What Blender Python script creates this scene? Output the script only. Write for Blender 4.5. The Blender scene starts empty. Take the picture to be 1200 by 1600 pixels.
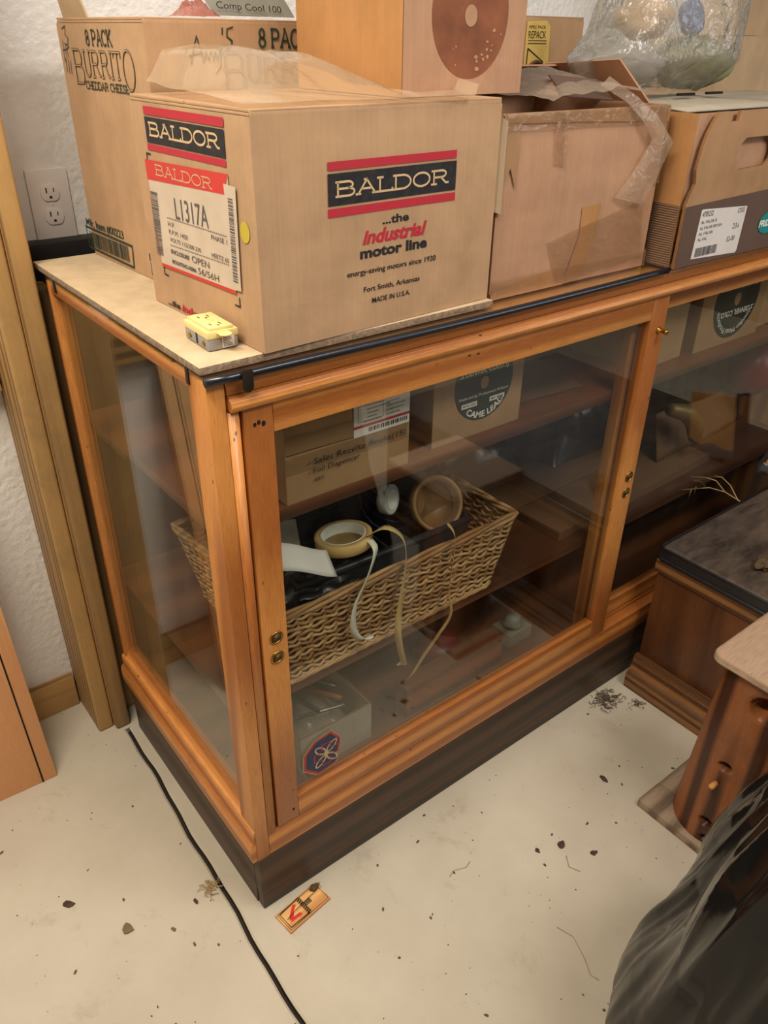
import bpy, bmesh, math, random
from mathutils import Vector, Matrix, noise as mnoise

R = math.radians
random.seed(7)
SC = bpy.context.scene
COL = SC.collection

# ------------------------------------------------------------------ camera, world, lights, exposure
cam_d = bpy.data.cameras.new('camera'); cam = bpy.data.objects.new('camera', cam_d); COL.objects.link(cam)
cam.location = (-0.37933, -0.82863, 1.42680)
cam.rotation_euler = (1.02710856, -0.0129771, -0.66150367)
cam_d.sensor_fit = 'HORIZONTAL'; cam_d.sensor_width = 36.0; cam_d.lens = 36.923
cam_d.clip_start = 0.01
SC.camera = cam

W = bpy.data.worlds.new('room_air'); SC.world = W; W.use_nodes = True
W.node_tree.nodes['Background'].inputs[0].default_value = (1.0, 0.86, 0.72, 1)
W.node_tree.nodes['Background'].inputs[1].default_value = 0.08

def area(name, loc, target, sx, sy, power, col):
    l = bpy.data.lights.new(name, 'AREA'); l.shape = 'RECTANGLE'; l.size = sx; l.size_y = sy
    l.energy = power; l.color = col
    o = bpy.data.objects.new(name, l); COL.objects.link(o); o.location = loc
    o.rotation_euler = (Vector(target) - Vector(loc)).to_track_quat('-Z', 'Y').to_euler()
    return o
area('ceiling_tube_lamp', (-0.75, -0.25, 2.62), (-0.3, 0.0, 0), 1.2, 0.25, 52, (1.0, 0.89, 0.76))
area('ceiling_panel_lamp', (0.75, -1.40, 2.62), (0.5, -0.6, 0), 1.2, 0.5, 36, (1.0, 0.93, 0.87))
area('window_daylight', (3.2, -2.6, 1.9), (0.2, 0, 0.7), 1.3, 1.3, 24, (0.95, 0.96, 1.0))

vs = SC.view_settings
vs.view_transform = 'Standard'; vs.look = 'None'; vs.exposure = -0.10; vs.gamma = 1.0; vs.use_curve_mapping = False
SC.cycles.max_bounces = 10; SC.cycles.transparent_max_bounces = 24
SC.cycles.sample_clamp_indirect = 4.0

# ------------------------------------------------------------------ materials
def lin(c):
    return tuple((x/12.92 if x <= .04045 else ((x+.055)/1.055)**2.4) for x in (v/255 for v in c)) + (1,)

def nodes(name):
    m = bpy.data.materials.new(name); m.use_nodes = True
    nt = m.node_tree; return m, nt, nt.nodes, nt.links, nt.nodes['Principled BSDF']

def N(nt, t, **kw):
    n = nt.nodes.new(t)
    for k, v in kw.items(): setattr(n, k, v)
    return n

def coords(nt, scale=(1, 1, 1), rot=(0, 0, 0)):
    tc = N(nt, 'ShaderNodeTexCoord'); mp = N(nt, 'ShaderNodeMapping')
    mp.inputs['Scale'].default_value = scale; mp.inputs['Rotation'].default_value = rot
    nt.links.new(tc.outputs['Object'], mp.inputs['Vector']); return mp.outputs['Vector']

def noise(nt, vec, scale, detail=5, rough=.55, dist=0):
    n = N(nt, 'ShaderNodeTexNoise'); n.inputs['Scale'].default_value = scale; n.inputs['Detail'].default_value = detail
    n.inputs['Roughness'].default_value = rough; n.inputs['Distortion'].default_value = dist
    nt.links.new(vec, n.inputs['Vector']); return n.outputs['Fac']

def ramp(nt, fac, a, b, c0=(0, 0, 0, 1), c1=(1, 1, 1, 1)):
    r = N(nt, 'ShaderNodeValToRGB'); e = r.color_ramp.elements
    e[0].position = a; e[0].color = c0; e[1].position = b; e[1].color = c1
    nt.links.new(fac, r.inputs['Fac']); return r.outputs['Color']

def mixc(nt, fac, a, b, mode='MIX'):
    m = N(nt, 'ShaderNodeMix', data_type='RGBA', blend_type=mode)
    for i, v in ((0, fac), (6, a), (7, b)):
        if isinstance(v, (int, float)): m.inputs[i].default_value = v
        elif isinstance(v, tuple): m.inputs[i].default_value = v
        else: nt.links.new(v, m.inputs[i])
    return m.outputs[2]

def bump(nt, h, strength, dist, bsdf):
    b = N(nt, 'ShaderNodeBump'); b.inputs['Strength'].default_value = strength; b.inputs['Distance'].default_value = dist
    nt.links.new(h, b.inputs['Height']); nt.links.new(b.outputs['Normal'], bsdf.inputs['Normal'])

def plain(name, c, rough=.6, metal=0.0, var=.12, scale=14, bmp=0, bscale=80, spec=.4, coat=0):
    m, nt, ns, L, b = nodes(name)
    base = lin(c); v = coords(nt)
    dark = tuple(x*(1-var*2) for x in base[:3]) + (1,); lite = tuple(min(1, x*(1+var)) for x in base[:3]) + (1,)
    L.new(ramp(nt, noise(nt, v, scale), .3, .7, dark, lite), b.inputs['Base Color'])
    b.inputs['Roughness'].default_value = rough; b.inputs['Metallic'].default_value = metal
    b.inputs['Specular IOR Level'].default_value = spec; b.inputs['Coat Weight'].default_value = coat
    if bmp: bump(nt, noise(nt, v, bscale, 4), bmp, .002, b)
    return m

def ink(name, c, rough=.6):
    m, nt, ns, L, b = nodes(name); base = lin(c)
    L.new(ramp(nt, noise(nt, coords(nt), 90, 4), .25, .6, tuple(x*.8+.02 for x in base[:3])+(1,), base), b.inputs['Base Color'])
    b.inputs['Roughness'].default_value = rough; b.inputs['Specular IOR Level'].default_value = .25
    return m

def wood(name, lite, dark, axis='z', rough=.42, cross=34, along=2.2, pores=.35, spots=0.0, spotc=(38, 20, 10), grain=.5, coat=0, wear=0.0, wearc=(90, 80, 66)):
    m, nt, ns, L, b = nodes(name)
    s = [cross]*3; s['xyz'.index(axis)] = along
    v = coords(nt, tuple(s))
    big = noise(nt, v, 1.0, 4, .5, .7)
    w = N(nt, 'ShaderNodeTexWave', wave_type='RINGS'); w.inputs['Scale'].default_value = .22; w.inputs['Distortion'].default_value = 5
    w.inputs['Detail'].default_value = 3; w.inputs['Detail Scale'].default_value = .6; L.new(v, w.inputs['Vector'])
    mx = N(nt, 'ShaderNodeMix'); mx.inputs[0].default_value = grain; L.new(big, mx.inputs[2]); L.new(w.outputs['Fac'], mx.inputs[3])
    col = ramp(nt, mx.outputs[0], .33, .66, lin(dark), lin(lite))
    s2 = [900]*3; s2['xyz'.index(axis)] = 30
    fine = noise(nt, coords(nt, tuple(s2)), 1.0, 2)
    col = mixc(nt, pores, col, ramp(nt, fine, .3, .6, (.38, .30, .24, 1), (1, 1, 1, 1)), 'MULTIPLY')
    if wear:
        wf = ramp(nt, noise(nt, coords(nt), 7, 7, .7), .5, .5+.22)
        f = N(nt, 'ShaderNodeMath', operation='MULTIPLY'); L.new(wf, f.inputs[0]); f.inputs[1].default_value = wear
        col = mixc(nt, f.outputs[0], col, lin(wearc))
    if spots:
        sp = [70]*3; sp['xyz'.index(axis)] = 38
        vo = N(nt, 'ShaderNodeTexVoronoi'); vo.inputs['Scale'].default_value = 1.0; L.new(coords(nt, tuple(sp)), vo.inputs['Vector'])
        gate = ramp(nt, noise(nt, coords(nt), 9, 2), .56, .6)
        f = N(nt, 'ShaderNodeMath', operation='MULTIPLY'); L.new(ramp(nt, vo.outputs['Distance'], .10, .17, (1, 1, 1, 1), (0, 0, 0, 1)), f.inputs[0]); L.new(gate, f.inputs[1])
        f2 = N(nt, 'ShaderNodeMath', operation='MULTIPLY'); L.new(f.outputs[0], f2.inputs[0]); f2.inputs[1].default_value = spots
        col = mixc(nt, f2.outputs[0], col, lin(spotc))
    L.new(col, b.inputs['Base Color'])
    b.inputs['Roughness'].default_value = rough; b.inputs['Specular IOR Level'].default_value = .45
    b.inputs['Coat Weight'].default_value = coat; b.inputs['Coat Roughness'].default_value = .25
    bump(nt, fine, .12, .0006, b)
    return m

def card(name, c, var=.10, rough=.75, flute='z', stain=0.0, stainc=(120, 80, 50)):
    m, nt, ns, L, b = nodes(name); base = lin(c); v = coords(nt)
    col = ramp(nt, noise(nt, v, 11, 6, .6), .3, .72, tuple(x*(1-2*var) for x in base[:3])+(1,), tuple(x*(1+.6*var) for x in base[:3])+(1,))
    s = {'z': (260, 260, 6), 'x': (6, 260, 260)}[flute]
    fl = noise(nt, coords(nt, s), 1.0, 2)
    col = mixc(nt, .16, col, ramp(nt, fl, .3, .7, (.55, .55, .55, 1), (1, 1, 1, 1)), 'MULTIPLY')
    if stain:
        f = N(nt, 'ShaderNodeMath', operation='MULTIPLY'); L.new(ramp(nt, noise(nt, v, 5, 5, .65), .55, .68), f.inputs[0]); f.inputs[1].default_value = stain
        col = mixc(nt, f.outputs[0], col, lin(stainc))
    L.new(col, b.inputs['Base Color']); b.inputs['Roughness'].default_value = rough; b.inputs['Specular IOR Level'].default_value = .25
    bump(nt, noise(nt, v, 18, 4), .25, .004, b)
    return m

def glass(name, tint=(.93, .95, .92), dust=.012):
    m = bpy.data.materials.new(name); m.use_nodes = True; nt = m.node_tree; L = nt.links; nt.nodes.clear()
    out = N(nt, 'ShaderNodeOutputMaterial'); tr = N(nt, 'ShaderNodeBsdfTransparent'); gl = N(nt, 'ShaderNodeBsdfGlossy'); df = N(nt, 'ShaderNodeBsdfDiffuse')
    tr.inputs[0].default_value = tint + (1,); gl.inputs['Roughness'].default_value = 0.0; gl.inputs[0].default_value = (1, 1, 1, 1)
    df.inputs[0].default_value = (.55, .5, .43, 1)
    ge = N(nt, 'ShaderNodeNewGeometry'); mr = N(nt, 'ShaderNodeMapRange'); mr.inputs[3].default_value = 1.52; mr.inputs[4].default_value = 1/1.52
    L.new(ge.outputs['Backfacing'], mr.inputs[0]); fr = N(nt, 'ShaderNodeFresnel'); L.new(mr.outputs[0], fr.inputs['IOR'])
    m1 = N(nt, 'ShaderNodeMixShader'); L.new(fr.outputs[0], m1.inputs[0]); L.new(tr.outputs[0], m1.inputs[1]); L.new(gl.outputs[0], m1.inputs[2])
    dn = ramp(nt, noise(nt, coords(nt, (3, 3, 1)), 4, 6, .7), .4, .75); f = N(nt, 'ShaderNodeMath', operation='MULTIPLY'); L.new(dn, f.inputs[0]); f.inputs[1].default_value = dust
    m2 = N(nt, 'ShaderNodeMixShader'); L.new(f.outputs[0], m2.inputs[0]); L.new(m1.outputs[0], m2.inputs[1]); L.new(df.outputs[0], m2.inputs[2])
    L.new(m2.outputs[0], out.inputs[0]); return m

def film(name, c, opac=.4, rough=.15, gloss=.2, cr=40, cb=.5):
    m = bpy.data.materials.new(name); m.use_nodes = True; nt = m.node_tree; L = nt.links; nt.nodes.clear()
    out = N(nt, 'ShaderNodeOutputMaterial'); tr = N(nt, 'ShaderNodeBsdfTransparent'); gl = N(nt, 'ShaderNodeBsdfGlossy')
    df = N(nt, 'ShaderNodeBsdfDiffuse'); tl = N(nt, 'ShaderNodeBsdfTranslucent')
    gl.inputs['Roughness'].default_value = rough; df.inputs[0].default_value = lin(c); tl.inputs[0].default_value = lin(c)
    v = coords(nt); bm = N(nt, 'ShaderNodeBump'); bm.inputs['Strength'].default_value = cb; bm.inputs['Distance'].default_value = .01
    L.new(noise(nt, v, cr, 3, .5, .6), bm.inputs['Height'])
    for s in (gl, df, tl): L.new(bm.outputs[0], s.inputs['Normal'])
    a = N(nt, 'ShaderNodeMixShader'); a.inputs[0].default_value = .5; L.new(df.outputs[0], a.inputs[1]); L.new(tl.outputs[0], a.inputs[2])
    o = N(nt, 'ShaderNodeMixShader'); o.inputs[0].default_value = opac; L.new(tr.outputs[0], o.inputs[1]); L.new(a.outputs[0], o.inputs[2])
    lw = N(nt, 'ShaderNodeLayerWeight'); lw.inputs[0].default_value = .25; L.new(bm.outputs[0], lw.inputs['Normal'])
    mm = N(nt, 'ShaderNodeMath', operation='MULTIPLY_ADD'); L.new(lw.outputs['Fresnel'], mm.inputs[0]); mm.inputs[1].default_value = gloss; mm.inputs[2].default_value = .02
    g = N(nt, 'ShaderNodeMixShader'); L.new(mm.outputs[0], g.inputs[0]); L.new(o.outputs[0], g.inputs[1]); L.new(gl.outputs[0], g.inputs[2])
    L.new(g.outputs[0], out.inputs[0]); return m

def concrete():
    m, nt, ns, L, b = nodes('painted_concrete'); v = coords(nt)
    a = ramp(nt, noise(nt, v, 2.6, 8, .62), .3, .7, lin((178, 168, 148)), lin((199, 190, 170)))
    st = ramp(nt, noise(nt, v, 7, 9, .75, .4), .58, .74)
    f = N(nt, 'ShaderNodeMath', operation='MULTIPLY'); L.new(st, f.inputs[0]); f.inputs[1].default_value = .6
    col = mixc(nt, f.outputs[0], a, lin((150, 136, 114)))
    vo = N(nt, 'ShaderNodeTexVoronoi'); vo.inputs['Scale'].default_value = 55; L.new(v, vo.inputs['Vector'])
    gate = ramp(nt, noise(nt, v, 13, 3), .56, .66)
    g = N(nt, 'ShaderNodeMath', operation='MULTIPLY'); L.new(ramp(nt, vo.outputs['Distance'], .04, .14, (1, 1, 1, 1), (0, 0, 0, 1)), g.inputs[0]); L.new(gate, g.inputs[1])
    col = mixc(nt, g.outputs[0], col, lin((105, 90, 72)))
    L.new(col, b.inputs['Base Color']); b.inputs['Roughness'].default_value = .42; b.inputs['Specular IOR Level'].default_value = .45
    bump(nt, noise(nt, v, 30, 6), .12, .003, b); return m

def wallmat(name, c, rough=.35, bs=70, strength=.5):
    m, nt, ns, L, b = nodes(name); v = coords(nt); base = lin(c)
    L.new(ramp(nt, noise(nt, v, 6, 5), .3, .7, tuple(x*.93 for x in base[:3])+(1,), base), b.inputs['Base Color'])
    b.inputs['Roughness'].default_value = rough; b.inputs['Specular IOR Level'].default_value = .5
    bump(nt, noise(nt, v, bs, 3, .5), strength, .006, b); return m

def vinyl(name, c, c2):
    m, nt, ns, L, b = nodes(name); v = coords(nt)
    L.new(ramp(nt, noise(nt, coords(nt, (3, 9, 3), (0, 0, .5)), 3, 8, .7), .35, .7, lin(c), lin(c2)), b.inputs['Base Color'])
    b.inputs['Roughness'].default_value = .5; bump(nt, noise(nt, v, 140, 3), .2, .002, b); return m

M = {}
M['concrete'] = concrete()
M['groove'] = plain('dirty_groove', (52, 42, 32), .9, bmp=.5)
M['wall'] = wallmat('white_sheeting', (240, 238, 233))
M['paneling'] = wood('dark_wall_panelling', (70, 50, 34), (46, 31, 21), 'z', cross=8)
M['ceiling'] = plain('ceiling_paint', (205, 198, 185), .8)
for a in 'xyz':
    M['oak_'+a] = wood('golden_oak_'+a, (211, 142, 72), (167, 100, 45), a, .38, pores=.45, spots=.85, coat=.12, wear=.30, wearc=(140, 84, 38))
    M['stud_'+a] = wood('aged_stud_'+a, (186, 148, 92), (136, 104, 64), a, .6, cross=60, along=1.2, pores=.2, grain=.62, wear=.45, wearc=(112, 98, 78))
    M['plinth_'+a] = wood('dark_plinth_'+a, (82, 61, 44), (58, 42, 30), a, .5, cross=22, pores=.45)
    M['shelf_'+a] = wood('reddish_shelf_'+a, (118, 70, 42), (80, 46, 28), a, .4, cross=18, pores=.3)
    M['pew_'+a] = wood('walnut_stain_'+a, (112, 68, 36), (70, 40, 20), a, .4, cross=15, along=2.4, pores=.55, grain=.22, coat=.12)
M['worn_edge'] = wood('worn_moulding', (150, 104, 58), (88, 56, 30), 'y', .5, cross=60, pores=.6, wear=.5, wearc=(120, 92, 66))
M['pine'] = wood('orange_pine', (238, 188, 132), (206, 148, 98), 'z', .5, cross=70, along=1.0, pores=.2, grain=.6)
M['inner'] = plain('case_inner_brown', (56, 40, 28), .7)
M['fibre'] = plain('fibreboard', (196, 174, 140), .9, var=.07, scale=30, bmp=.5, bscale=160)
M['fibre_edge'] = plain('fibreboard_edge', (150, 128, 104), .95, var=.2, scale=120, bmp=1, bscale=220)
M['black_rod'] = plain('black_edge_guard', (22, 26, 34), .28, spec=.6)
M['brass'] = plain('aged_brass', (176, 138, 66), .32, 1.0)
M['dbrass'] = plain('dark_brass', (132, 108, 70), .5, .5)
M['iron'] = plain('dark_iron', (58, 50, 42), .5, .6)
M['hole'] = plain('hole_dark', (30, 17, 9), .9)
M['glass'] = glass('case_glass')
M['card'] = card('kraft_tan', (192, 156, 119), stain=.12)
M['card_orange'] = card('kraft_orange', (188, 138, 86))
M['card_pink'] = card('kraft_pinkish', (190, 148, 116), stain=.35, stainc=(150, 100, 64))
M['card_dull'] = card('kraft_dull', (174, 136, 98))
M['card_beige'] = card('kraft_beige', (196, 168, 132))
M['card_dark'] = card('card_dark', (120, 86, 60))
M['card_edge'] = card('kraft_raw_edge', (150, 106, 66), var=.3, flute='x')
M['ink_black'] = ink('ink_black', (38, 36, 38)); M['ink_red'] = ink('ink_red', (186, 44, 58))
M['ink_bred'] = ink('label_red', (206, 54, 44), .4)
M['ink_green'] = ink('ink_green', (52, 66, 54)); M['ink_navy'] = ink('ink_navy', (44, 58, 88))
M['ink_grey'] = ink('ink_grey', (92, 88, 88)); M['cream_print'] = ink('print_cream', (214, 184, 140))
M['paper'] = plain('paper_white', (222, 216, 210), .35, var=.04, bmp=.25, bscale=26)
M['paper_label'] = plain('paper_label', (206, 188, 164), .4, var=.06, bmp=.35, bscale=30)
M['yellow_dot'] = plain('yellow_dot', (206, 184, 60), .5)
M['rust'] = plain('rust_stain', (140, 84, 54), .7, var=.18, scale=20)
M['band_brown'] = plain('band_brown', (96, 74, 62), .6, var=.06)
M['teal'] = ink('teal_print', (16, 136, 136)); M['white_print'] = ink('white_print', (232, 226, 216))
M['disc'] = plain('disc_green_black', (48, 52, 44), .4, var=.12)
M['yellow_label'] = plain('yellow_label', (222, 190, 104), .45)
M['brown_ring'] = plain('brown_ring', (96, 62, 34), .5)
M['tape'] = film('packing_tape', (206, 170, 130), .30, .12, .45, 60, .25)
M['film'] = film('poly_sheet_cream', (236, 216, 182), .40, .14, .8, 26, .22)
M['film2'] = film('poly_sheet_pale', (226, 208, 184), .38, .16, .35, 45, .5)
M['bag_clear'] = film('clear_bag', (228, 222, 208), .34, .09, .9, 40, 1.0)
M['ivory'] = plain('ivory_plastic', (232, 216, 146), .35, var=.03)
M['grey_plastic'] = plain('grey_plastic', (150, 148, 144), .45, var=.04)
M['white_plastic'] = plain('white_plate', (232, 226, 220), .3, var=.02)
M['slot'] = plain('slot_black', (24, 20, 18), .6)
M['trash'] = None
M['vinyl'] = vinyl('dusty_vinyl', (44, 36, 30), (92, 78, 66)); M['vinyl_black'] = plain('vinyl_side', (26, 26, 28), .35, spec=.6)
M['log'] = wood('log_red', (152, 92, 50), (70, 36, 18), 'z', .45, cross=30, along=1.5, pores=.4, grain=.55, wear=.45, wearc=(84, 62, 44))
M['weathered'] = wood('weathered_board', (218, 194, 166), (172, 144, 118), 'x', .8, cross=30, along=2, pores=.5, spots=.5, spotc=(70, 52, 40))
M['weathered_d'] = wood('weathered_dark', (164, 144, 120), (116, 98, 80), 'x', .8, cross=30, along=2, pores=.5)
M['wicker'] = wood('wicker_willow', (206, 166, 116), (150, 106, 64), 'x', .5, cross=60, along=14, pores=.2, grain=.3)
M['tote'] = plain('dark_tote', (38, 42, 46), .38, spec=.5); M['black_film'] = plain('black_film', (20, 20, 22), .25, spec=.6, bmp=.8, bscale=30)
M['mask_tape'] = plain('masking_tape', (206, 172, 112), .5); M['tape_white'] = plain('white_tape', (226, 220, 206), .5)
M['clear_ring'] = plain('clear_ring', (186, 190, 186), .2, spec=.7); M['coil'] = plain('brown_coil', (150, 112, 70), .4)
M['wire_blue'] = plain('blue_wire', (42, 58, 104), .35)
M['block'] = wood('wood_block', (158, 92, 50), (112, 60, 30), 'x', .5, cross=20)
M['redthing'] = plain('dark_red', (120, 30, 28), .4); M['steel'] = plain('steel', (150, 148, 140), .35, .8)
M['greybox'] = card('grey_white_card', (178, 168, 148)); M['duct'] = plain('duct_tape', (92, 94, 98), .35, .3, bmp=.6, bscale=30)
M['straw'] = plain('dry_straw', (176, 150, 108), .8); M['bulb'] = plain('dried_bulb', (84, 66, 44), .8, bmp=.6, bscale=90)
M['chip'] = plain('dark_chip', (78, 58, 48), .9, var=.25, scale=60); M['grit'] = plain('grit', (96, 82, 66), .95, var=.3, scale=90)
M['chaff'] = plain('chaff', (120, 100, 76), .95)
M['trapwood'] = wood('trap_wood', (232, 180, 112), (206, 146, 84), 'x', .6, cross=30)
M['red_print'] = ink('trap_red', (212, 52, 44)); M['blue'] = plain('blue_cap', (52, 92, 150), .35)
M['green_pale'] = plain('pale_green_cloth', (146, 148, 108), .8, bmp=.8, bscale=40); M['grey_sack'] = plain('grey_sack', (142, 140, 128), .5)
M['sack_lite'] = plain('sack_light', (206, 202, 188), .5); M['dark_band'] = plain('black_strip', (32, 28, 26), .6)
M['decal_blue'] = ink('decal_blue', (40, 50, 84), .3); M['decal_red'] = ink('decal_red', (170, 62, 42), .3); M['decal_tan'] = ink('decal_tan', (196, 168, 120), .3)
M['crate_red'] = plain('crimson_plastic', (128, 24, 40), .35)

def trash_mat():
    m, nt, ns, L, b = nodes('black_garbage_bag'); b.inputs['Base Color'].default_value = lin((20, 20, 20))
    b.inputs['Roughness'].default_value = .12; b.inputs['Specular IOR Level'].default_value = .30
    v = coords(nt, (1, 1, .30)); a = noise(nt, v, 13, 2, .5, .5); bump(nt, a, .28, .012, b); return m
M['trash'] = trash_mat()

# ------------------------------------------------------------------ mesh helpers
class MB:
    def __init__(s): s.v = []; s.f = []; s.m = []
    def add(s, vs, fs, mi=0):
        k = len(s.v); s.v += [tuple(v) for v in vs]
        for f in fs: s.f.append(tuple(i+k for i in f)); s.m.append(mi)
        return s
    def box(s, x0, y0, z0, x1, y1, z1, mi=0, T=None):
        vs = [(x, y, z) for x in (x0, x1) for y in (y0, y1) for z in (z0, z1)]
        if T: vs = [tuple(T @ Vector(v)) for v in vs]
        return s.add(vs, [(0, 1, 3, 2), (4, 6, 7, 5), (0, 4, 5, 1), (2, 3, 7, 6), (0, 2, 6, 4), (1, 5, 7, 3)], mi)
    def prism(s, poly, ax, a, b, mi=0):
        n = len(poly)
        def P(q, t): return {'x': (t, q[0], q[1]), 'y': (q[0], t, q[1]), 'z': (q[0], q[1], t)}[ax]
        vs = [P(q, a) for q in poly] + [P(q, b) for q in poly]
        return s.add(vs, [tuple(range(n))[::-1], tuple(range(n, 2*n))] + [(i, (i+1) % n, n+(i+1) % n, n+i) for i in range(n)], mi)
    def tube(s, pts, r, n=8, closed=False, mi=0, flat=1.0):
        pts = [Vector(p) for p in pts]; k = len(pts); rings = []; up = None
        for i, p in enumerate(pts):
            if closed: d = pts[(i+1) % k] - pts[i-1]
            else: d = pts[min(i+1, k-1)] - pts[max(i-1, 0)]
            d = d.normalized() if d.length > 1e-9 else Vector((0, 0, 1))
            if up is None:
                up = Vector((0, 0, 1)) if abs(d.z) < .9 else Vector((1, 0, 0))
            a = (up - d*up.dot(d)).normalized(); up = a; b = d.cross(a)
            rr = r[i] if isinstance(r, (list, tuple)) else r
            rings.append([p + a*math.cos(2*math.pi*j/n)*rr*flat + b*math.sin(2*math.pi*j/n)*rr for j in range(n)])
        vs = [v for g in rings for v in g]; fs = []
        for i in range(k if closed else k-1):
            i2 = (i+1) % k
            fs += [(i*n+j, i*n+(j+1) % n, i2*n+(j+1) % n, i2*n+j) for j in range(n)]
        if not closed: fs += [tuple(range(n))[::-1], tuple(range((k-1)*n, k*n))]
        return s.add(vs, fs, mi)
    def lathe(s, prof, n=24, c=(0, 0, 0), mi=0, T=None):
        vs = []; fs = []; k = len(prof)
        for r, z in prof:
            for j in range(n):
                a = 2*math.pi*j/n; v = Vector((r*math.cos(a), r*math.sin(a), z))
                if T: v = T @ v
                vs.append(v + Vector(c))
        for i in range(k-1): fs += [(i*n+j, i*n+(j+1) % n, (i+1)*n+(j+1) % n, (i+1)*n+j) for j in range(n)]
        if prof[0][0] > 1e-6: fs.append(tuple(range(n))[::-1])
        if prof[-1][0] > 1e-6: fs.append(tuple(range((k-1)*n, k*n)))
        return s.add(vs, fs, mi)
    def grid(s, fn, nu, nv, mi=0, wrap=False):
        vs = [fn(i/(nu-1) if not wrap else i/nu, j/(nv-1)) for i in range(nu) for j in range(nv)]; fs = []
        for i in range(nu if wrap else nu-1):
            i2 = (i+1) % nu
            fs += [(i*nv+j, i2*nv+j, i2*nv+j+1, i*nv+j+1) for j in range(nv-1)]
        return s.add(vs, fs, mi)
    def build(s, name, mats, parent=None, bevel=0, smooth=False, seg=2, thick=0):
        me = bpy.data.meshes.new(name); me.from_pydata(s.v, [], s.f)
        for i, p in enumerate(me.polygons): p.material_index = s.m[i]
        if not isinstance(mats, (list, tuple)): mats = [mats]
        for m in mats: me.materials.append(M[m] if isinstance(m, str) else m)
        bm = bmesh.new(); bm.from_mesh(me)
        bmesh.ops.recalc_face_normals(bm, faces=bm.faces) if smooth != 'keep' else None
        if bevel:
            es = [e for e in bm.edges if len(e.link_faces) == 2 and e.calc_face_angle(0) > .5]
            bmesh.ops.bevel(bm, geom=es, offset=bevel, segments=seg, affect='EDGES', profile=.6, clamp_overlap=True)
        bm.to_mesh(me); bm.free()
        if smooth or bevel:
            for p in me.polygons: p.use_smooth = True
            if smooth is not True and hasattr(me, 'set_sharp_from_angle'): me.set_sharp_from_angle(angle=R(40))
        o = bpy.data.objects.new(name, me); COL.objects.link(o)
        if parent: o.parent = parent
        if thick:
            md = o.modifiers.new('thickness', 'SOLIDIFY'); md.thickness = thick; md.offset = 0
        return o

def empty(name, loc=(0, 0, 0), yaw=0, label=None, cat=None, group=None, rot=None, parent=None):
    o = bpy.data.objects.new(name, None); COL.objects.link(o); o.location = loc; o.rotation_euler = rot or (0, 0, R(yaw))
    o.empty_display_size = .05
    if label: tag(o, label, cat, group)
    if parent: o.parent = parent
    return o
def tag(o, label, cat, group=None, kind=None):
    o['label'] = label; o['category'] = cat
    if group: o['group'] = group
    if kind: o['kind'] = kind
    return o
def struct(o): o['kind'] = 'structure'; return o

# ---- flat print: text, ribbons, rectangles on a face
_tc = {}
def text2d(body, bold=0.0, shear=0.0, space=1.0):
    key = (body, bold, shear, space)
    if key not in _tc:
        cu = bpy.data.curves.new('lettering', 'FONT'); cu.body = body; cu.size = 1; cu.shear = shear; cu.offset = bold; cu.space_character = space
        cu.resolution_u = 4; cu.fill_mode = 'FRONT' if hasattr(cu, 'fill_mode') else 'FRONT'
        ob = bpy.data.objects.new('lettering', cu); COL.objects.link(ob)
        me = bpy.data.meshes.new_from_object(ob)
        _tc[key] = ([(v.co.x, v.co.y) for v in me.vertices], [tuple(p.vertices) for p in me.polygons])
        bpy.data.objects.remove(ob); bpy.data.curves.remove(cu); bpy.data.meshes.remove(me)
    return _tc[key]
_cap = max(y for x, y in text2d('H')[0])

def ribbon2d(pts, w, closed=False):
    n = len(pts); L_, Rr = [], []
    for i in range(n):
        if closed: a, c = pts[i-1], pts[(i+1) % n]
        else: a, c = pts[max(i-1, 0)], pts[min(i+1, n-1)]
        b = pts[i]
        d1 = Vector((b[0]-a[0], b[1]-a[1])); d2 = Vector((c[0]-b[0], c[1]-b[1]))
        d1 = d1.normalized() if d1.length > 1e-9 else None; d2 = d2.normalized() if d2.length > 1e-9 else None
        if d1 is None: d1 = d2
        if d2 is None: d2 = d1
        t = (d1+d2); t = t.normalized() if t.length > 1e-6 else d1
        nn = Vector((-t.y, t.x)); k = max(.5, abs(nn.dot(Vector((-d1.y, d1.x)))))
        h = w/2/k; L_.append((b[0]+nn.x*h, b[1]+nn.y*h)); Rr.append((b[0]-nn.x*h, b[1]-nn.y*h))
    vs = L_+Rr; m = n if closed else n-1
    return vs, [(i, n+i, n+(i+1) % n, (i+1) % n) for i in range(m)]

def arc(cx, cy, rx, ry, a0, a1, n=10):
    return [(cx+rx*math.cos(R(a0+(a1-a0)*i/n)), cy+ry*math.sin(R(a0+(a1-a0)*i/n))) for i in range(n+1)]

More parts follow.
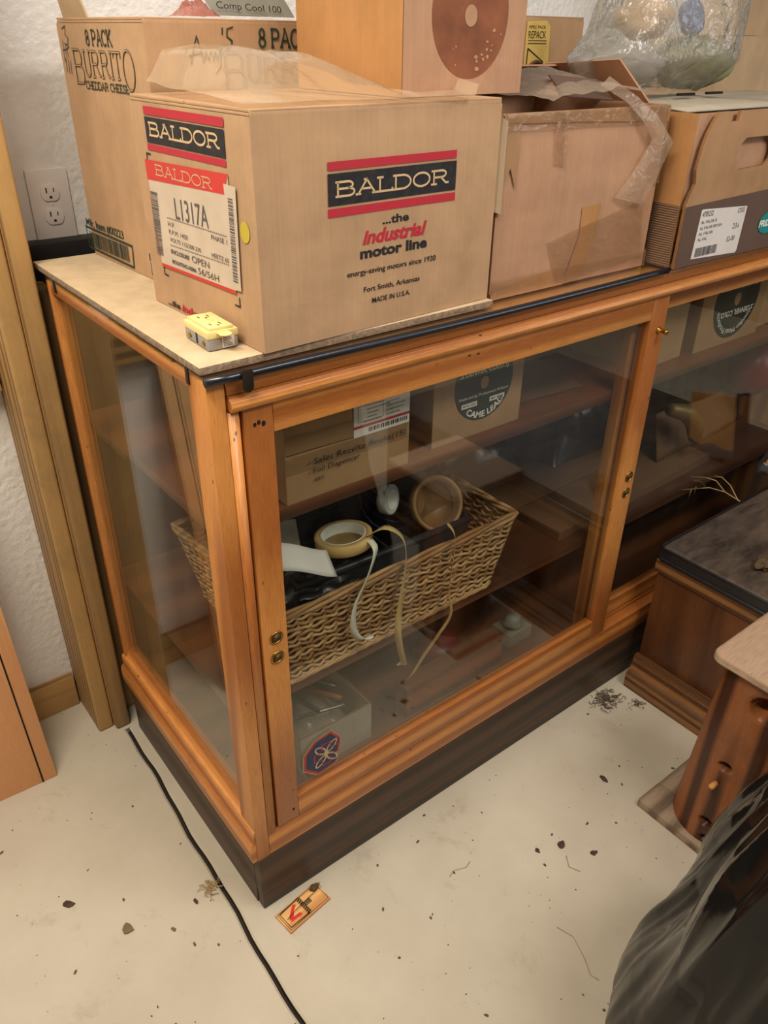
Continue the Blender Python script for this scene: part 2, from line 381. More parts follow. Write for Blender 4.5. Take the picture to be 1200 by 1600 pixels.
class Print:
    """flat ink on a face: O + u*U + v*V, lifted by eps*layer along U x V"""
    def __init__(s, O, U, V, eps=.0005):
        s.O, s.U, s.V = Vector(O), Vector(U), Vector(V); s.N = s.U.cross(s.V).normalized(); s.eps = eps; s.mb = MB(); s.mats = []
    def mi(s, m):
        if m not in s.mats: s.mats.append(m)
        return s.mats.index(m)
    def raw(s, vs, fs, m, layer=1, warp=None):
        if warp: vs = [warp(*p) for p in vs]
        s.mb.add([s.O+s.U*u+s.V*v+s.N*s.eps*layer for u, v in vs], fs, s.mi(m))
    def rect(s, u0, v0, u1, v1, m, layer=1): s.raw([(u0, v0), (u1, v0), (u1, v1), (u0, v1)], [(0, 1, 2, 3)], m, layer)
    def poly(s, pts, m, layer=1): s.raw(pts, [tuple(range(len(pts)))], m, layer)
    def disc(s, u, v, rx, ry, m, layer=1, n=40): s.poly(arc(u, v, rx, ry, 0, 360*(n-1)/n, n-1), m, layer)
    def line(s, pts, w, m, layer=1, closed=False): s.raw(*ribbon2d(pts, w, closed), m, layer)
    def text(s, body, u0, v0, h, m, width=None, bold=0.0, shear=0.0, layer=1, slope=0.0, wob=0.0, space=1.0):
        vs, fs = text2d(body, bold, shear, space)
        if not vs: return
        x0 = min(x for x, y in vs); x1 = max(x for x, y in vs); k = h/_cap; kx = (width/(x1-x0)) if width else k
        out = []
        for x, y in vs:
            u = (x-x0)*kx; v = y*k
            if wob: v += h*wob*math.sin(u/h*2.1+len(body)); u += h*wob*.6*math.sin(v/h*3+u/h*1.3)
            out.append((u0+u, v0+v+slope*u))
        s.raw(out, fs, m, layer)
    def arctext(s, body, cu, cv, r, h, a_mid, m, layer=1, top=True, spread=1.0, bold=0.0, flip=False):
        vs, fs = text2d(body, bold)
        x0 = min(x for x, y in vs); x1 = max(x for x, y in vs); k = h/_cap; w = (x1-x0)*k*spread
        out = []
        for x, y in vs:
            t = ((x-x0)*k*spread - w/2)/r; v = y*k
            a = R(a_mid) - t if top else R(a_mid) + t
            rr = r+v if top else r-v
            out.append((cu+rr*math.cos(a), cv+rr*math.sin(a)))
        s.raw(out, fs, m, layer)
    def build(s, name, parent): return s.mb.build(name, s.mats, parent, smooth='keep') if s.mb.v else None

def slab(p, word, u0, v0, w, h, m, th, layer=2, narrow=1.0, outline=None, serif=True):
    """slab-serif lettering drawn with ribbons"""
    G = {
     'B': (1.0, [[(.1, 0), (.1, 1)], [(-.02, 1), (.6, 1)] + arc(.6, .765, .24, .235, 90, -90) + [(.1, .53)], [(.6, .53)] + arc(.64, .265, .28, .265, 90, -90) + [(-.02, 0)]]),
     'A': (1.1, [[(.12, 0), (.55, 1), (.98, 0)], [(.27, .36), (.83, .36)], [(-.02, 0), (.26, 0)], [(.82, 0), (1.1, 0)], [(.4, 1), (.6, 1)]]),
     'L': (.85, [[(.14, 1), (.14, 0)], [(-.02, 1), (.32, 1)], [(-.02, 0), (.8, 0), (.8, .22)]]),
     'D': (1.05, [[(.14, 0), (.14, 1)], [(-.02, 1), (.5, 1)] + arc(.5, .5, .46, .5, 90, -90, 14) + [(-.02, 0)]]),
     'O': (1.1, [arc(.53, .5, .46, .5, 0, 360, 24)]),
     'R': (1.1, [[(.14, 0), (.14, 1)], [(-.02, 1), (.58, 1)] + arc(.58, .75, .26, .25, 90, -90) + [(.14, .5)], [(.55, .5), (.84, .05), (1.02, .05)], [(-.02, 0), (.32, 0)]]),
     'U': (1.0, [[(.14, 1), (.14, .3)] + arc(.46, .3, .32, .3, 180, 360, 12) + [(.78, 1)], [(0, 1), (.3, 1)], [(.66, 1), (.92, 1)]]),
     'I': (.45, [[(.2, 0), (.2, 1)], [(.04, 1), (.36, 1)], [(.04, 0), (.36, 0)]]),
     'T': (.95, [[(.46, 0), (.46, 1)], [(.06, .8), (.06, 1), (.86, 1), (.86, .8)], [(.3, 0), (.62, 0)]]),
     'P': (.95, [[(.14, 0), (.14, 1)], [(0, 1), (.52, 1)] + arc(.52, .73, .28, .27, 90, -90) + [(.14, .46)], [(0, 0), (.3, 0)]]),
     'C': (1.0, [arc(.5, .5, .42, .5, 45, 315, 18), [(.8, .98), (.8, .72)]]),
     'K': (1.05, [[(.14, 0), (.14, 1)], [(.8, 1), (.16, .42)], [(.36, .58), (.86, 0)], [(0, 1), (.3, 1)], [(0, 0), (.3, 0)], [(.66, 1), (.92, 1)], [(.72, 0), (1.0, 0)]]),
     '8': (.8, [arc(.36, .75, .24, .25, 0, 360, 16), arc(.36, .26, .3, .26, 0, 360, 16)]),
     'H': (1.05, [[(.14, 0), (.14, 1)], [(.84, 0), (.84, 1)], [(.14, .5), (.84, .5)], [(0, 1), (.3, 1)], [(0, 0), (.3, 0)], [(.7, 1), (.98, 1)], [(.7, 0), (.98, 0)]]),
     'E': (.9, [[(.14, 0), (.14, 1)], [(0, 1), (.74, 1), (.74, .8)], [(.14, .5), (.56, .5)], [(0, 0), (.78, 0), (.78, .22)]]),
     'S': (.8, [[(.66, .8)] + arc(.36, .75, .28, .25, 40, 270, 12) + arc(.36, .25, .3, .25, 90, -150, 12), [(.68, .98), (.68, .75)], [(.06, .02), (.06, .26)]]),
     ' ': (.45, []),
    }
    tot = sum(G[c][0] for c in word); kx = w/tot; x = 0
    for c in word:
        adv, st = G[c]
        for pl in st:
            q = [(u0+(x+a)*kx, v0+b*h) for a, b in pl]
            p.line(q, th, m, layer)
            if outline: p.line(q, th*.45, outline, layer+1)
        x += adv

# ------------------------------------------------------------------ the room
YW = 0.768
def jx(y): return -0.0385 + 0.036*(y-.103) + .002*math.sin(y*19) + .0012*math.sin(y*47)
ys = [-4.0, -2.5, -1.2] + [-.6+i*.03 for i in range(41)]
fl = MB()
fl.v = []
def strip(xa, xb, mi=0):
    k = len(fl.v)
    for y in ys:
        a = xa(y); b = xb(y); fl.v.append(a); fl.v.append(b)
    for i in range(len(ys)-1): fl.f.append((k+2*i, k+2*i+1, k+2*i+3, k+2*i+2)); fl.m.append(mi)
g = .0042
strip(lambda y: (-3.2, y, 0), lambda y: (jx(y)-g-.004, y, 0))
strip(lambda y: (jx(y)-g-.004, y, 0), lambda y: (jx(y)-g, y, -.003))
strip(lambda y: (jx(y)-g, y, -.003), lambda y: (jx(y)-g+.001, y, -.014), 1)
strip(lambda y: (jx(y)-g+.001, y, -.014), lambda y: (jx(y)+g-.001, y, -.014), 1)
strip(lambda y: (jx(y)+g-.001, y, -.014), lambda y: (jx(y)+g, y, -.003), 1)
strip(lambda y: (jx(y)+g, y, -.003), lambda y: (jx(y)+g+.004, y, 0))
strip(lambda y: (jx(y)+g+.004, y, 0), lambda y: (4.2, y, 0))
fl.add([(-3.2, ys[-1], 0), (4.2, ys[-1], 0), (4.2, .9, 0), (-3.2, .9, 0)], [(0, 1, 2, 3)])
struct(fl.build('floor', ['concrete', 'groove'], smooth='keep'))
struct(MB().box(-3.2, YW, 0, 4.2, YW+.1, 2.7).build('wall_back', 'wall'))
struct(MB().box(-3.3, -4.0, 0, -3.2, YW+.1, 2.7).build('wall_left', 'wall'))
struct(MB().box(4.2, -4.0, 0, 4.3, YW+.1, 2.7).build('wall_right', 'paneling'))
struct(MB().box(-3.3, -4.1, 0, 4.3, -4.0, 2.7).build('wall_front', 'paneling'))
struct(MB().box(-3.3, -4.1, 2.7, 4.3, YW+.1, 2.8).build('ceiling', 'ceiling'))
bb = struct(MB().box(-3.2, .748, 0, -.083, YW, .092).build('baseboard_back', 'stud_x', bevel=.003))
gt = struct(MB().box(-1.6, .728, .835, -.083, YW, .925).build('trim_1', 'stud_x', bevel=.003))
dk = struct(MB().box(-.004, .724, 1.035, 1.9, YW, 1.093).build('trim_2', 'dark_band', bevel=.002))
post = empty('trim_3', (-.044, .68, 0)); post['kind'] = 'structure'
for x0, x1, y0 in ((-.080, -.0445, .626), (-.0435, -.009, .609), (-.0082, .030, .664)):
    b = MB(); b.box(x0+.044, y0-.68, 0, x1+.044, (YW-.002 if x1 < 0 else .7235)-.68, 2.7 if x1 < 0 else 1.03)
    struct(b.build('post_board', 'stud_z', post, bevel=.006, seg=3))

# wall outlet
op = empty('wall_outlet', (.0855, YW, 1.152), 0, 'white duplex wall outlet above the left end of the display case', 'outlet')
MB().box(-.0375, -.006, -.061, .0375, 0, .061).build('cover_plate', 'white_plastic', op, bevel=.003)
for k in (1, -1):
    f = MB(); pl = [(x, z) for x, z in arc(0, 0, .0172, .0172, 0, 345, 23)]
    pl = [(x, max(-.0142, min(.0142, z))) for x, z in pl]
    f.prism([(x, z+k*.0205) for x, z in pl], 'y', -.0085, -.005)
    fo = f.build('socket_face', 'white_plastic', op, bevel=.0006)
    s = MB(); s.box(-.0075, -.0088, k*.0205, -.0053, -.0084, k*.0205+.009); s.box(.0058, -.0088, k*.0205+.001, .0076, -.0084, k*.0205+.008)
    s.prism([(x, z+k*.0205-.0075) for x, z in arc(0, 0, .0026, .0026, 0, 330, 11)], 'y', -.0088, -.0084)
    s.build('slots', 'slot', fo)
MB().lathe([(.003, 0), (.0025, .0012), (0, .0014)], 12, (0, -.006, 0), 0, Matrix.Rotation(R(90), 4, 'X')).build('cover_screw', 'white_plastic', op)

# leaning plank, bottom left
pk = empty('pine_plank', (-.202, .559, .001), 0, 'reddish pine tongue-and-groove plank leaning against the white wall', 'plank', rot=(R(-11.8), R(-.6), R(-2.0)))
MB().prism([(-.21, 0), (0, 0), (0, .006), (.0, .014), (0, .019), (-.21, .019)], 'z', 0, .83).build('board', 'pine', pk, bevel=.0015)
MB().box(-.032, -.0008, .0, -.0285, .004, .83).build('groove_line', 'hole', pk)

# ------------------------------------------------------------------ display case
CL, CD, CT = 1.83, .588, 1.067
case = empty('display_case', (0, 0, 0), 0, 'golden oak glass display case with dark plinth and sliding doors', 'display case')
def part(name, mb, mat, parent=case, **k): return mb.build(name, mat, parent, **k)
pb = MB().box(.004, .004, 0, CL, .024, .046); part('plinth_board', pb, 'plinth_x', bevel=.002)
part('plinth_board', MB().box(.002, .0015, .0475, CL, .024, .150), 'plinth_x', bevel=.002)
part('plinth_board', MB().box(.002, .025, 0, .024, CD, .150), 'plinth_y', bevel=.002)
part('case_floor', MB().box(.012, .03, .178, CL, CD-.012, .198), 'shelf_x')
part('back_panel', MB().box(.03, CD-.012, .15, CL, CD-.002, CT-.02), 'inner')
part('end_panel', MB().box(CL-.02, .0, .15, CL, CD-.012, CT), 'oak_z')
# corner posts
part('corner_post', MB().box(0, 0, .152, .0245, .05, CT-.002), 'oak_z', bevel=.0015)
part('post_moulding', MB().prism([(.0255, .004), (.0255, 0), (.034, -.001), (.041, .001), (.0445, .006), (.0445, .03), (.0255, .03)], 'z', .209, 1.021), 'oak_z', smooth=True)
part('corner_post', MB().box(.0, CD-.014, .152, .03, CD, CT-.002), 'oak_z', bevel=.0015)
# left side rails
part('side_rail', MB().prism([(.0505, 1.046), (.5735, 1.046), (.5735, CT-.001), (.0505, CT-.001)], 'x', .001, .028), 'oak_y', bevel=.001)
sr = MB(); prof = [(-.009, .152), (-.011, .166), (-.011, .192), (-.009, .199), (-.004, .203), (-.004, .224), (-.002, .230), (.004, .232), (.011, .248), (.03, .25), (.03, .152)]
k = len(prof); ya, yb = .002, CD+.002
sr.add([(x, ya, z) for x, z in prof]+[(x, yb, z) for x, z in prof], [tuple(range(k)), tuple(range(k, 2*k))]+[(i, (i+1) % k, k+(i+1) % k, k+i) for i in range(k)])
part('side_rail', sr, 'oak_y', bevel=.0012)
part('side_glass', MB().box(.012, .048, .240, .0155, CD-.012, 1.048), 'glass')
# front frame
part('bottom_rail', MB().box(.0255, .0005, .152, CL, .06, .2085), 'oak_x', bevel=.002)
part('door_track', MB().box(.046, .026, .2085, CL, .030, .216), 'oak_x')
fr_ = MB().box(.0265, -.001, 1.0445, CL, .05, CT-.001); part('top_rail', fr_, 'oak_x', bevel=.0015)
part('cornice', MB().prism([(.02, 1.0235), (-.0065, 1.0235), (-.0085, 1.026), (-.010, 1.031), (-.008, 1.037), (-.0025, 1.0405), (-.0025, 1.0438), (.02, 1.0438)], 'x', .0275, CL), 'oak_x', bevel=.0008)
part('door_head', MB().box(.046, .052, .99, CL, .062, 1.046), 'oak_x')
# top glass, edge guard, clips
part('top_glass', MB().box(-.001, -.003, CT, CL, CD, CT+.006), 'glass')
rod = MB(); pts = [(x, -.006, CT+.003-.0025*math.sin(min(1, x/.9)*math.pi)) for x in [-.003+i*.04 for i in range(24)]]; rod.tube(pts, .0058, 10)
part('edge_guard', rod, 'black_rod', smooth=True)
c = MB(); c.add(*[[(x, y, z) for (x, z) in [(.043, 1.058)] + arc(.0505, 1.056, .0075, .0075, 180, 360, 10) + [(.058, 1.074), (.0565, 1.0785), (.0445, 1.0785), (.043, 1.074)] for y in (-.0145, -.0128)],
        [tuple(range(0, 32, 2)), tuple(range(1, 32, 2))[::-1]] + [(2*i, (2*i+2) % 32, (2*i+3) % 32, 2*i+1) for i in range(16)]])
part('corner_clip', c, 'iron', bevel=.0005)
for y in (.047, .543): part('side_clip', MB().box(-.0022, y-.004, 1.052, .001, y+.004, 1.0735), 'iron', bevel=.001)
# shelves
part('shelf', MB().box(.02, .05, .802, CL-.02, CD-.02, .824), 'shelf_x', bevel=.002)
part('shelf', MB().box(.02, .06, .443, CL-.02, CD-.02, .467), 'shelf_x', bevel=.002)
for x in (.021, .935): part('shelf_support', MB().box(x, .40, .79, x+.012, CD-.02, .8015), 'shelf_y')

def pull(parent, x, y, z):
    m = MB(); T = Matrix.Rotation(R(90), 4, 'X')
    m.lathe([(.0118, 0), (.0118, .0012), (.0100, .0022), (.0086, .0010), (.0080, -.004)], 24, (x, y, z), 0, T)
    o = m.build('finger_pull', 'brass', parent, smooth=True)
    MB().lathe([(.0081, .0003), (.005, -.0006), (0, -.0008)], 20, (x, y-.0003, z), 0, T).build('pull_cup', 'dbrass', o) if False else None
    d = MB().lathe([(.0088, .0005), (.006, .0001), (0, 0)], 20, (x, y-.0002, z), 0, T)
    d.build('pull_cup', 'dbrass', parent, smooth=True)

def door(x0, x1, y0, name='sliding_door'):
    d = empty(name, (x0, y0, .2105), parent=case); w = x1-x0; h = .8105; s0, s1 = .0435, .049
    MB().box(0, 0, 0, s0, .021, h).build('stile', 'oak_z', d, bevel=.0012)
    MB().box(w-s1, 0, 0, w, .021, h).build('stile', 'oak_z', d, bevel=.0012)
    MB().box(s0+.0004, .0, 0.0, w-s1-.0004, .021, .0515).build('bottom_rail', 'oak_x', d, bevel=.0012)
    MB().box(s0+.0004, .0, h-.042, w-s1-.0004, .021, h).build('top_rail', 'oak_x', d, bevel=.0012)
    MB().box(s0-.004, .009, .0515-.004, w-s1+.004, .012, h-.042+.004).build('glass_pane', 'glass', d)
    return d
d1 = door(.0465, .953, 0.0); d2 = door(.892, CL-.03, .0275)
for x, z in ((.0235, .4285), (.0235, .3895), (.886, .4285), (.886, .3895)): pull(d1, x, -.0006, z)
m = MB(); T = Matrix.Rotation(R(90), 4, 'X'); m.lathe([(.0062, 0), (.0062, .002), (.0042, .003), (.0038, .015), (.005, .0155), (.005, .020), (.004, .021), (0, .021)], 16, (.887, -.0002, .745), 0, T)
m.build('lock_pin', 'brass', d1, smooth=True)
for u, v, q in ((.0155, .786, .0024), (.0215, .788, .0026), (.0285, .785, .003), (.033, .025, .0022)):
    hp = Print((0, 0, 0), (1, 0, 0), (0, 0, 1)); hp.disc(u, v, q, q*1.3, 'hole', n=14); hp.build('nail_hole', d1)
# decal on the door glass (glass front at y=.009)
sx, sz = -.0465, -.2105
dp = Print((0, .0086, 0), (1, 0, 0), (0, 0, 1), .0002)
out = [(.170, .370), (.191, .341), (.190, .322), (.181, .305), (.184, .286), (.177, .279), (.139, .274), (.108, .304), (.110, .341), (.133, .364)]
out = [(u+sx, v+sz) for u, v in out]; cu, cv = sum(p[0] for p in out)/10, sum(p[1] for p in out)/10
sc = lambda k: [(cu+(u-cu)*k, cv+(v-cv)*k) for u, v in out]
dp.poly(sc(1.0), 'decal_tan', 1); dp.poly(sc(.97), 'decal_red', 2); dp.poly(sc(.86), 'decal_blue', 3)
for a in range(4):
    t = R(45+90*a); e = (cu+.017*math.cos(t), cv+.019*math.sin(t)); n = Vector((math.cos(t), math.sin(t))); q = Vector((-n.y, n.x))
    dp.line([(e[0]+n.x*.014*math.cos(R(z))+q.x*.0065*math.sin(R(z)), e[1]+n.y*.014*math.cos(R(z))+q.y*.0065*math.sin(R(z))) for z in range(0, 360, 24)], .003, 'decal_tan', 4, True)
    t = R(90*a); n = Vector((math.cos(t), math.sin(t))); q = Vector((-n.y, n.x)); b0 = Vector((cu, cv))
    dp.line([tuple(b0+n*.012+q*.009), tuple(b0+n*.026+q*.009), tuple(b0+n*.026-q*.009), tuple(b0+n*.012-q*.009)], .0022, 'decal_red', 5)
dp.disc(cu, cv, .005, .005, 'decal_tan', 5)
so = dp.build('decal', d1); so['label'] = 'blue octagonal knot-pattern sticker with a red border'

# fibreboard on top
fb = MB().box(0, 0, 0, .492, .634, .0105)
fbo = fb.build('fibreboard_sheet', ['fibre', 'fibre_edge'], None, bevel=.002)
for q in fbo.data.polygons: q.material_index = 0 if q.normal.z > .8 else 1; fbo.location = (-.001, .010, CT+.0065)
tag(fbo, 'tan fibreboard sheet lying on the left end of the glass case top', 'board')
ZT = CT+.0175; ZG = CT+.0066

# ------------------------------------------------------------------ cartons
FR = ((0, 0, 0), (1, 0, 0), (0, 0, 1))        # front face frame
LF = ((0, 0, 0), (0, -1, 0), (0, 0, 1))       # left face frame (u = -depth)
def carton(loc, yaw, Wd, D, H, mat, label, top='closed', t=.004, bulge=.0, cat='box', name='cardboard_box', group=None, edge='card_edge'):
    e = empty(name, loc, yaw, label, cat, group)
    b = MB(); hb = H-(.0075 if top == 'closed' else 0)
    def wall(fn, nu=9, nv=7): b.grid(fn, nu, nv)
    # outer skin as one gently bulged shell with an inner shell
    def skin(off, sgn):
        for nm, P in (('f', lambda u, v: (off+u*(Wd-2*off), off-sgn*bulge*math.sin(u*math.pi)*math.sin(v*math.pi), v*hb)),
                      ('k', lambda u, v: (off+u*(Wd-2*off), D-off, v*hb)),
                      ('l', lambda u, v: (off-sgn*bulge*.6*math.sin(u*math.pi)*math.sin(v*math.pi), off+u*(D-2*off), v*hb)),
                      ('r', lambda u, v: (Wd-off, off+u*(D-2*off), v*hb))):
            b.grid(P, 9, 7)
    skin(0, 1)
    if top != 'closed': skin(t, 0)
    b.add([(0, 0, .0), (Wd, 0, .0), (Wd, D, .0), (0, D, .0)], [(0, 1, 2, 3)])
    if top == 'open':
        z = hb
        o_ = [(0, 0, z), (Wd, 0, z), (Wd, D, z), (0, D, z)]; i_ = [(t, t, z), (Wd-t, t, z), (Wd-t, D-t, z), (t, D-t, z)]
        b.add(o_+i_, [(k, (k+1) % 4, 4+(k+1) % 4, 4+k) for k in range(4)], 1)
    bm_o = b.build('carton_body', [mat, edge], e, smooth=True)
    me = bm_o.data; bm = bmesh.new(); bm.from_mesh(me); bmesh.ops.remove_doubles(bm, verts=bm.verts, dist=.0003); bmesh.ops.recalc_face_normals(bm, faces=bm.faces); bm.to_mesh(me); bm.free()
    if hasattr(me, 'set_sharp_from_angle'): me.set_sharp_from_angle(angle=R(35))
    if top == 'closed':
        MB().box(.0012, .0002, hb-.004, Wd-.0012, .0032, hb+.0062).build('front_fold', mat, e, bevel=.001)
        for sx in (0, 1):
            f = MB().box(.0005, .002, 0, min(.11, Wd*.4), D-.002, .0032); fo = f.build('flap', mat, e, bevel=.0008)
            fo.location = (0, 0, hb+.0002) if not sx else (Wd, D, hb+.0002)
            fo.rotation_euler = (0, 0, 0 if not sx else R(180))
        for sy in (0, 1):
            f = MB().box(.0015, 0, 0, Wd-.0015, D/2-.0015, .0034); fo = f.build('flap', [mat], e, bevel=.001)
            fo.location = (0, .0002, hb+.0038) if not sy else (Wd, D-.0002, hb+.0038); fo.rotation_euler = (0, 0, 0) if not sy else (0, 0, R(180))
    return e

# --- big motor carton
BA = carton((.087, .0045, ZT+.0004), 2.4, .401, .296, .273, 'card', 'tan motor carton with red and black printed logo, on the left end of case', bulge=.0012)
p = Print((0, -.0013, 0), (1, 0, 0), (0, 0, 1), .0003)
p.rect(.1022, .2037, .3172, .2134, 'ink_red'); p.rect(.1018, .1635, .3178, .2003, 'ink_black'); p.rect(.1014, .1503, .3180, .1605, 'ink_red')
slab(p, 'BALDOR', .1135, .1738, .193, .0163, 'cream_print', .0026)
p.text('...the', .1885, .1336, .0098, 'ink_black', .0455, bold=.03)
p.text('industrial', .1554, .1122, .0165, 'ink_red', .112, bold=.035, shear=.28)
p.text('motor line', .1512, .0948, .0125, 'ink_black', .1175, bold=.04)
p.text('energy-saving motors since 1920', .1299, .0742, .0068, 'ink_black', .157, bold=.012)
p.text('Fort Smith, Arkansas', .1575, .0505, .0066, 'ink_black', .1, bold=.012)
p.text('MADE IN U.S.A.', .1719, .0340, .0066, 'ink_black', .0685, bold=.012)
p.build('printed_front', BA)
p = Print((-.0008, 0, 0), (0, -1, 0), (0, 0, 1), .0003)
p.rect(-.2555, .2515, -.0545, .2612, 'ink_red'); p.rect(-.2552, .2186, -.0552, .2490, 'ink_black'); p.rect(-.2560, .2093, -.0558, .2170, 'ink_red')
slab(p, 'BALDOR', -.245, .2278, .181, .0148, 'cream_print', .0026)
p.build('printed_logo', BA)
for u, v, a, b_ in ((-.262, .2045, 1, -1), (-.2535, .0475, 1, 1), (-.0505, .0475, -1, 1)):
    p = Print((-.0008, 0, 0), (0, -1, 0), (0, 0, 1), .0003); p.line([(u+a*.012, v), (u, v), (u, v+b_*.012)], .0022, 'ink_black'); p.build('corner_mark', BA)
p = Print((-.0008, 0, 0), (0, -1, 0), (0, 0, 1), .0003); p.text('...the', -.2535, .0045, .0085, 'ink_black', .036, bold=.03); p.text('industrial', -.213, .004, .0105, 'ink_red', .09, bold=.03, shear=.25)
p.build('printed_motto', BA)
p = Print((-.0008, 0, 0), (0, -1, 0), (0, 0, 1), .0003); p.disc(-.0255, .142, .0105, .0125, 'yellow_dot'); p.build('yellow_sticker', BA)
# shipping label: slightly slanted paper
p = Print((-.0013, 0, 0), (0, -1, 0), (0, 0, 1), .0003)
p.poly([(-.2680, .1968), (-.0535, .2020), (-.0560, .0625), (-.2560, .0585)], 'paper_label', 1)
p.poly([(-.2685, .1968), (-.0528, .2024), (-.0640, .1788), (-.2669, .1716)], 'ink_bred', 2)
p.line([(-.2562, .0605), (-.0562, .0645)], .0045, 'ink_bred', 2); p.line([(-.2655, .150), (-.2575, .070)], .0016, 'ink_bred', 2)
slab(p, 'BALDOR', -.2395, .1808, .1505, .0122, 'cream_print', .0014, 3)
p.text('L1317A', -.1965, .1312, .0262, 'ink_grey', .087, layer=3, slope=.02)
for v0, v1 in ((.1283, .1298), (.0926, .0956)):
    for i in range(34): u = -.222+i*.0046; p.rect(u, v0+(v1-v0)*i/34, u+.0024, v0+(v1-v0)*i/34+.0014, 'ink_grey', 3)
p.text('H.P.', -.2215, .1185, .0058, 'ink_grey', .019, layer=3); p.text('R.P.M. 1450', -.2215, .1085, .0058, 'ink_grey', .052, layer=3); p.text('PHASE 1', -.1056, .1205, .006, 'ink_grey', .038, layer=3)
p.text('VOLTS 115/208-230', -.2215, .0985, .0052, 'ink_grey', .085, layer=3); p.text('HERTZ 60', -.109, .0985, .0055, 'ink_grey', .042, layer=3)
p.text('ENCLOSURE', -.2225, .0825, .0052, 'ink_grey', .051, bold=.03, layer=3); p.text('OPEN', -.164, .0815, .0085, 'ink_grey', .046, layer=3)
p.text('MOUNTING-NEMA', -.2225, .0690, .0050, 'ink_grey', .068, bold=.03, layer=3); p.text('56/56H', -.150, .0690, .0082, 'ink_grey', .054, layer=3)
v = .074
while v < .157: h = random.choice((.0007, .0012, .0018)); p.rect(-.2640+(v-.15)*.05, v, -.2440+(v-.15)*.05, v+h, 'ink_grey', 3); v += h+random.choice((.0008, .0014))
p.build('shipping_label', BA)
p = Print((-.0025, 0, 0), (0, -1, 0), (0, 0, 1), .0003)
p.poly([(-.0632, .1912), (-.0364, .1906), (-.0415, .0690), (-.0560, .0680)], 'paper_label', 1)
v = .078
while v < .176: h = random.choice((.0008, .0014, .0022)); p.rect(-.0555+(v-.17)*.03, v, -.0445+(v-.17)*.03, v+h, 'ink_grey', 2); v += h+random.choice((.0008, .0014))
p.build('barcode_strip', BA)

# --- burrito carton behind it
BU = carton((.1232, .339, ZT+.0004), 3.0, .42, .296, .360, 'card', 'tall food carton with large green serif lettering, standing behind the motor carton', bulge=.001)
p = Print((-.0007, 0, 0), (0, -1, 0), (0, 0, 1), .0003)
slab(p, '8 PACK', -.190, .3246, .091, .0190, 'ink_green', .0026)
slab(p, 'B', -.2485, .2725, .036, .0455, 'ink_green', .0034, 2, outline='card'); slab(p, 'URRIT', -.211, .2832, .132, .0335, 'ink_green', .0034, 2, outline='card'); slab(p, 'O', -.0775, .2700, .040, .0500, 'ink_green', .0034, 2, outline='card')
slab(p, 'CHEDDAR CHEESE'.replace('DD', 'DD'), -.2154, .2660, .150, .0100, 'ink_green', .0017)
p.build('printed_side', BU); p = Print((-.0007, 0, 0), (0, -1, 0), (0, 0, 1), .0003)
for q in ([(-.276, .345), (-.262, .349), (-.266, .337), (-.257, .333), (-.262, .324), (-.274, .325)], [(-.284, .300), (-.280, .330), (-.274, .305), (-.270, .325), (-.266, .306)], [(-.285, .316), (-.268, .318), (-.258, .322)], [(-.281, .286), (-.279, .306)], [(-.272, .284), (-.270, .304)], [(-.264, .283), (-.262, .303)]):
    p.line(q, .0018, 'ink_grey')
p.build('pen_scrawl', BU); p = Print((-.0007, 0, 0), (0, -1, 0), (0, 0, 1), .0003)
p.text('Mfr. Item #00223', -.312, .0475, .0125, 'ink_green', .150, bold=.02)
p.line([(-.3165, .044), (-.134, .041), (-.1385, .006), (-.3135, .009)], .004, 'ink_green', 1, True)
u = -.305
while u < -.150: w = random.choice((.0012, .002, .003)); p.rect(u, .012, u+w, .038, 'ink_green'); u += w+random.choice((.0014, .0022))
p.build('printed_barcode', BU); p = Print((-.0007, 0, 0), (0, -1, 0), (0, 0, 1), .0003)
p.text('No.', -.075, .030, .011, 'ink_green', .03, bold=.02); p.text('10', -.073, .008, .018, 'ink_green', .03, bold=.03)
p.build('printed_number', BU)
p = Print((0, -.0011, 0), (1, 0, 0), (0, 0, 1), .0003)
for q in ([(.066, .303), (.071, .320), (.078, .338), (.083, .322), (.086, .305)], [(.064, .314), (.086, .318)], [(.088, .308), (.091, .320), (.095, .309), (.099, .320), (.103, .309), (.106, .319)], [(.106, .319), (.109, .308), (.114, .320), (.116, .322), (.113, .300), (.104, .292)], [(.1205, .349), (.1195, .340)], [(.138, .350), (.128, .347), (.127, .338), (.135, .333), (.133, .324), (.124, .322)]):
    p.line(q, .0022, 'ink_green')
p.build('pen_writing', BU); p = Print((0, -.0011, 0), (1, 0, 0), (0, 0, 1), .0003)
slab(p, '8 PACK', .1800, .3255, .0915, .0225, 'ink_green', .0034)
slab(p, 'B', .118, .270, .038, .0480, 'ink_green', .0040, 2, outline='card'); slab(p, 'URRIT', .156, .281, .133, .0350, 'ink_green', .0040, 2, outline='card'); slab(p, 'O', .291, .268, .042, .050, 'ink_green', .004, 2, outline='card')
p.build('printed_front', BU)
f = MB().box(0, 0, 0, .012, .070, .045); f = MB().add([(0, .0, 0), (0, .09, 0), (0, .085, .055), (0, .012, .05)], [(0, 1, 2, 3)])
fo = f.build('raised_flap', 'card_beige', BU, thick=.003); fo.location = (.004, .18, .357); fo.rotation_euler = (0, R(-12), 0)

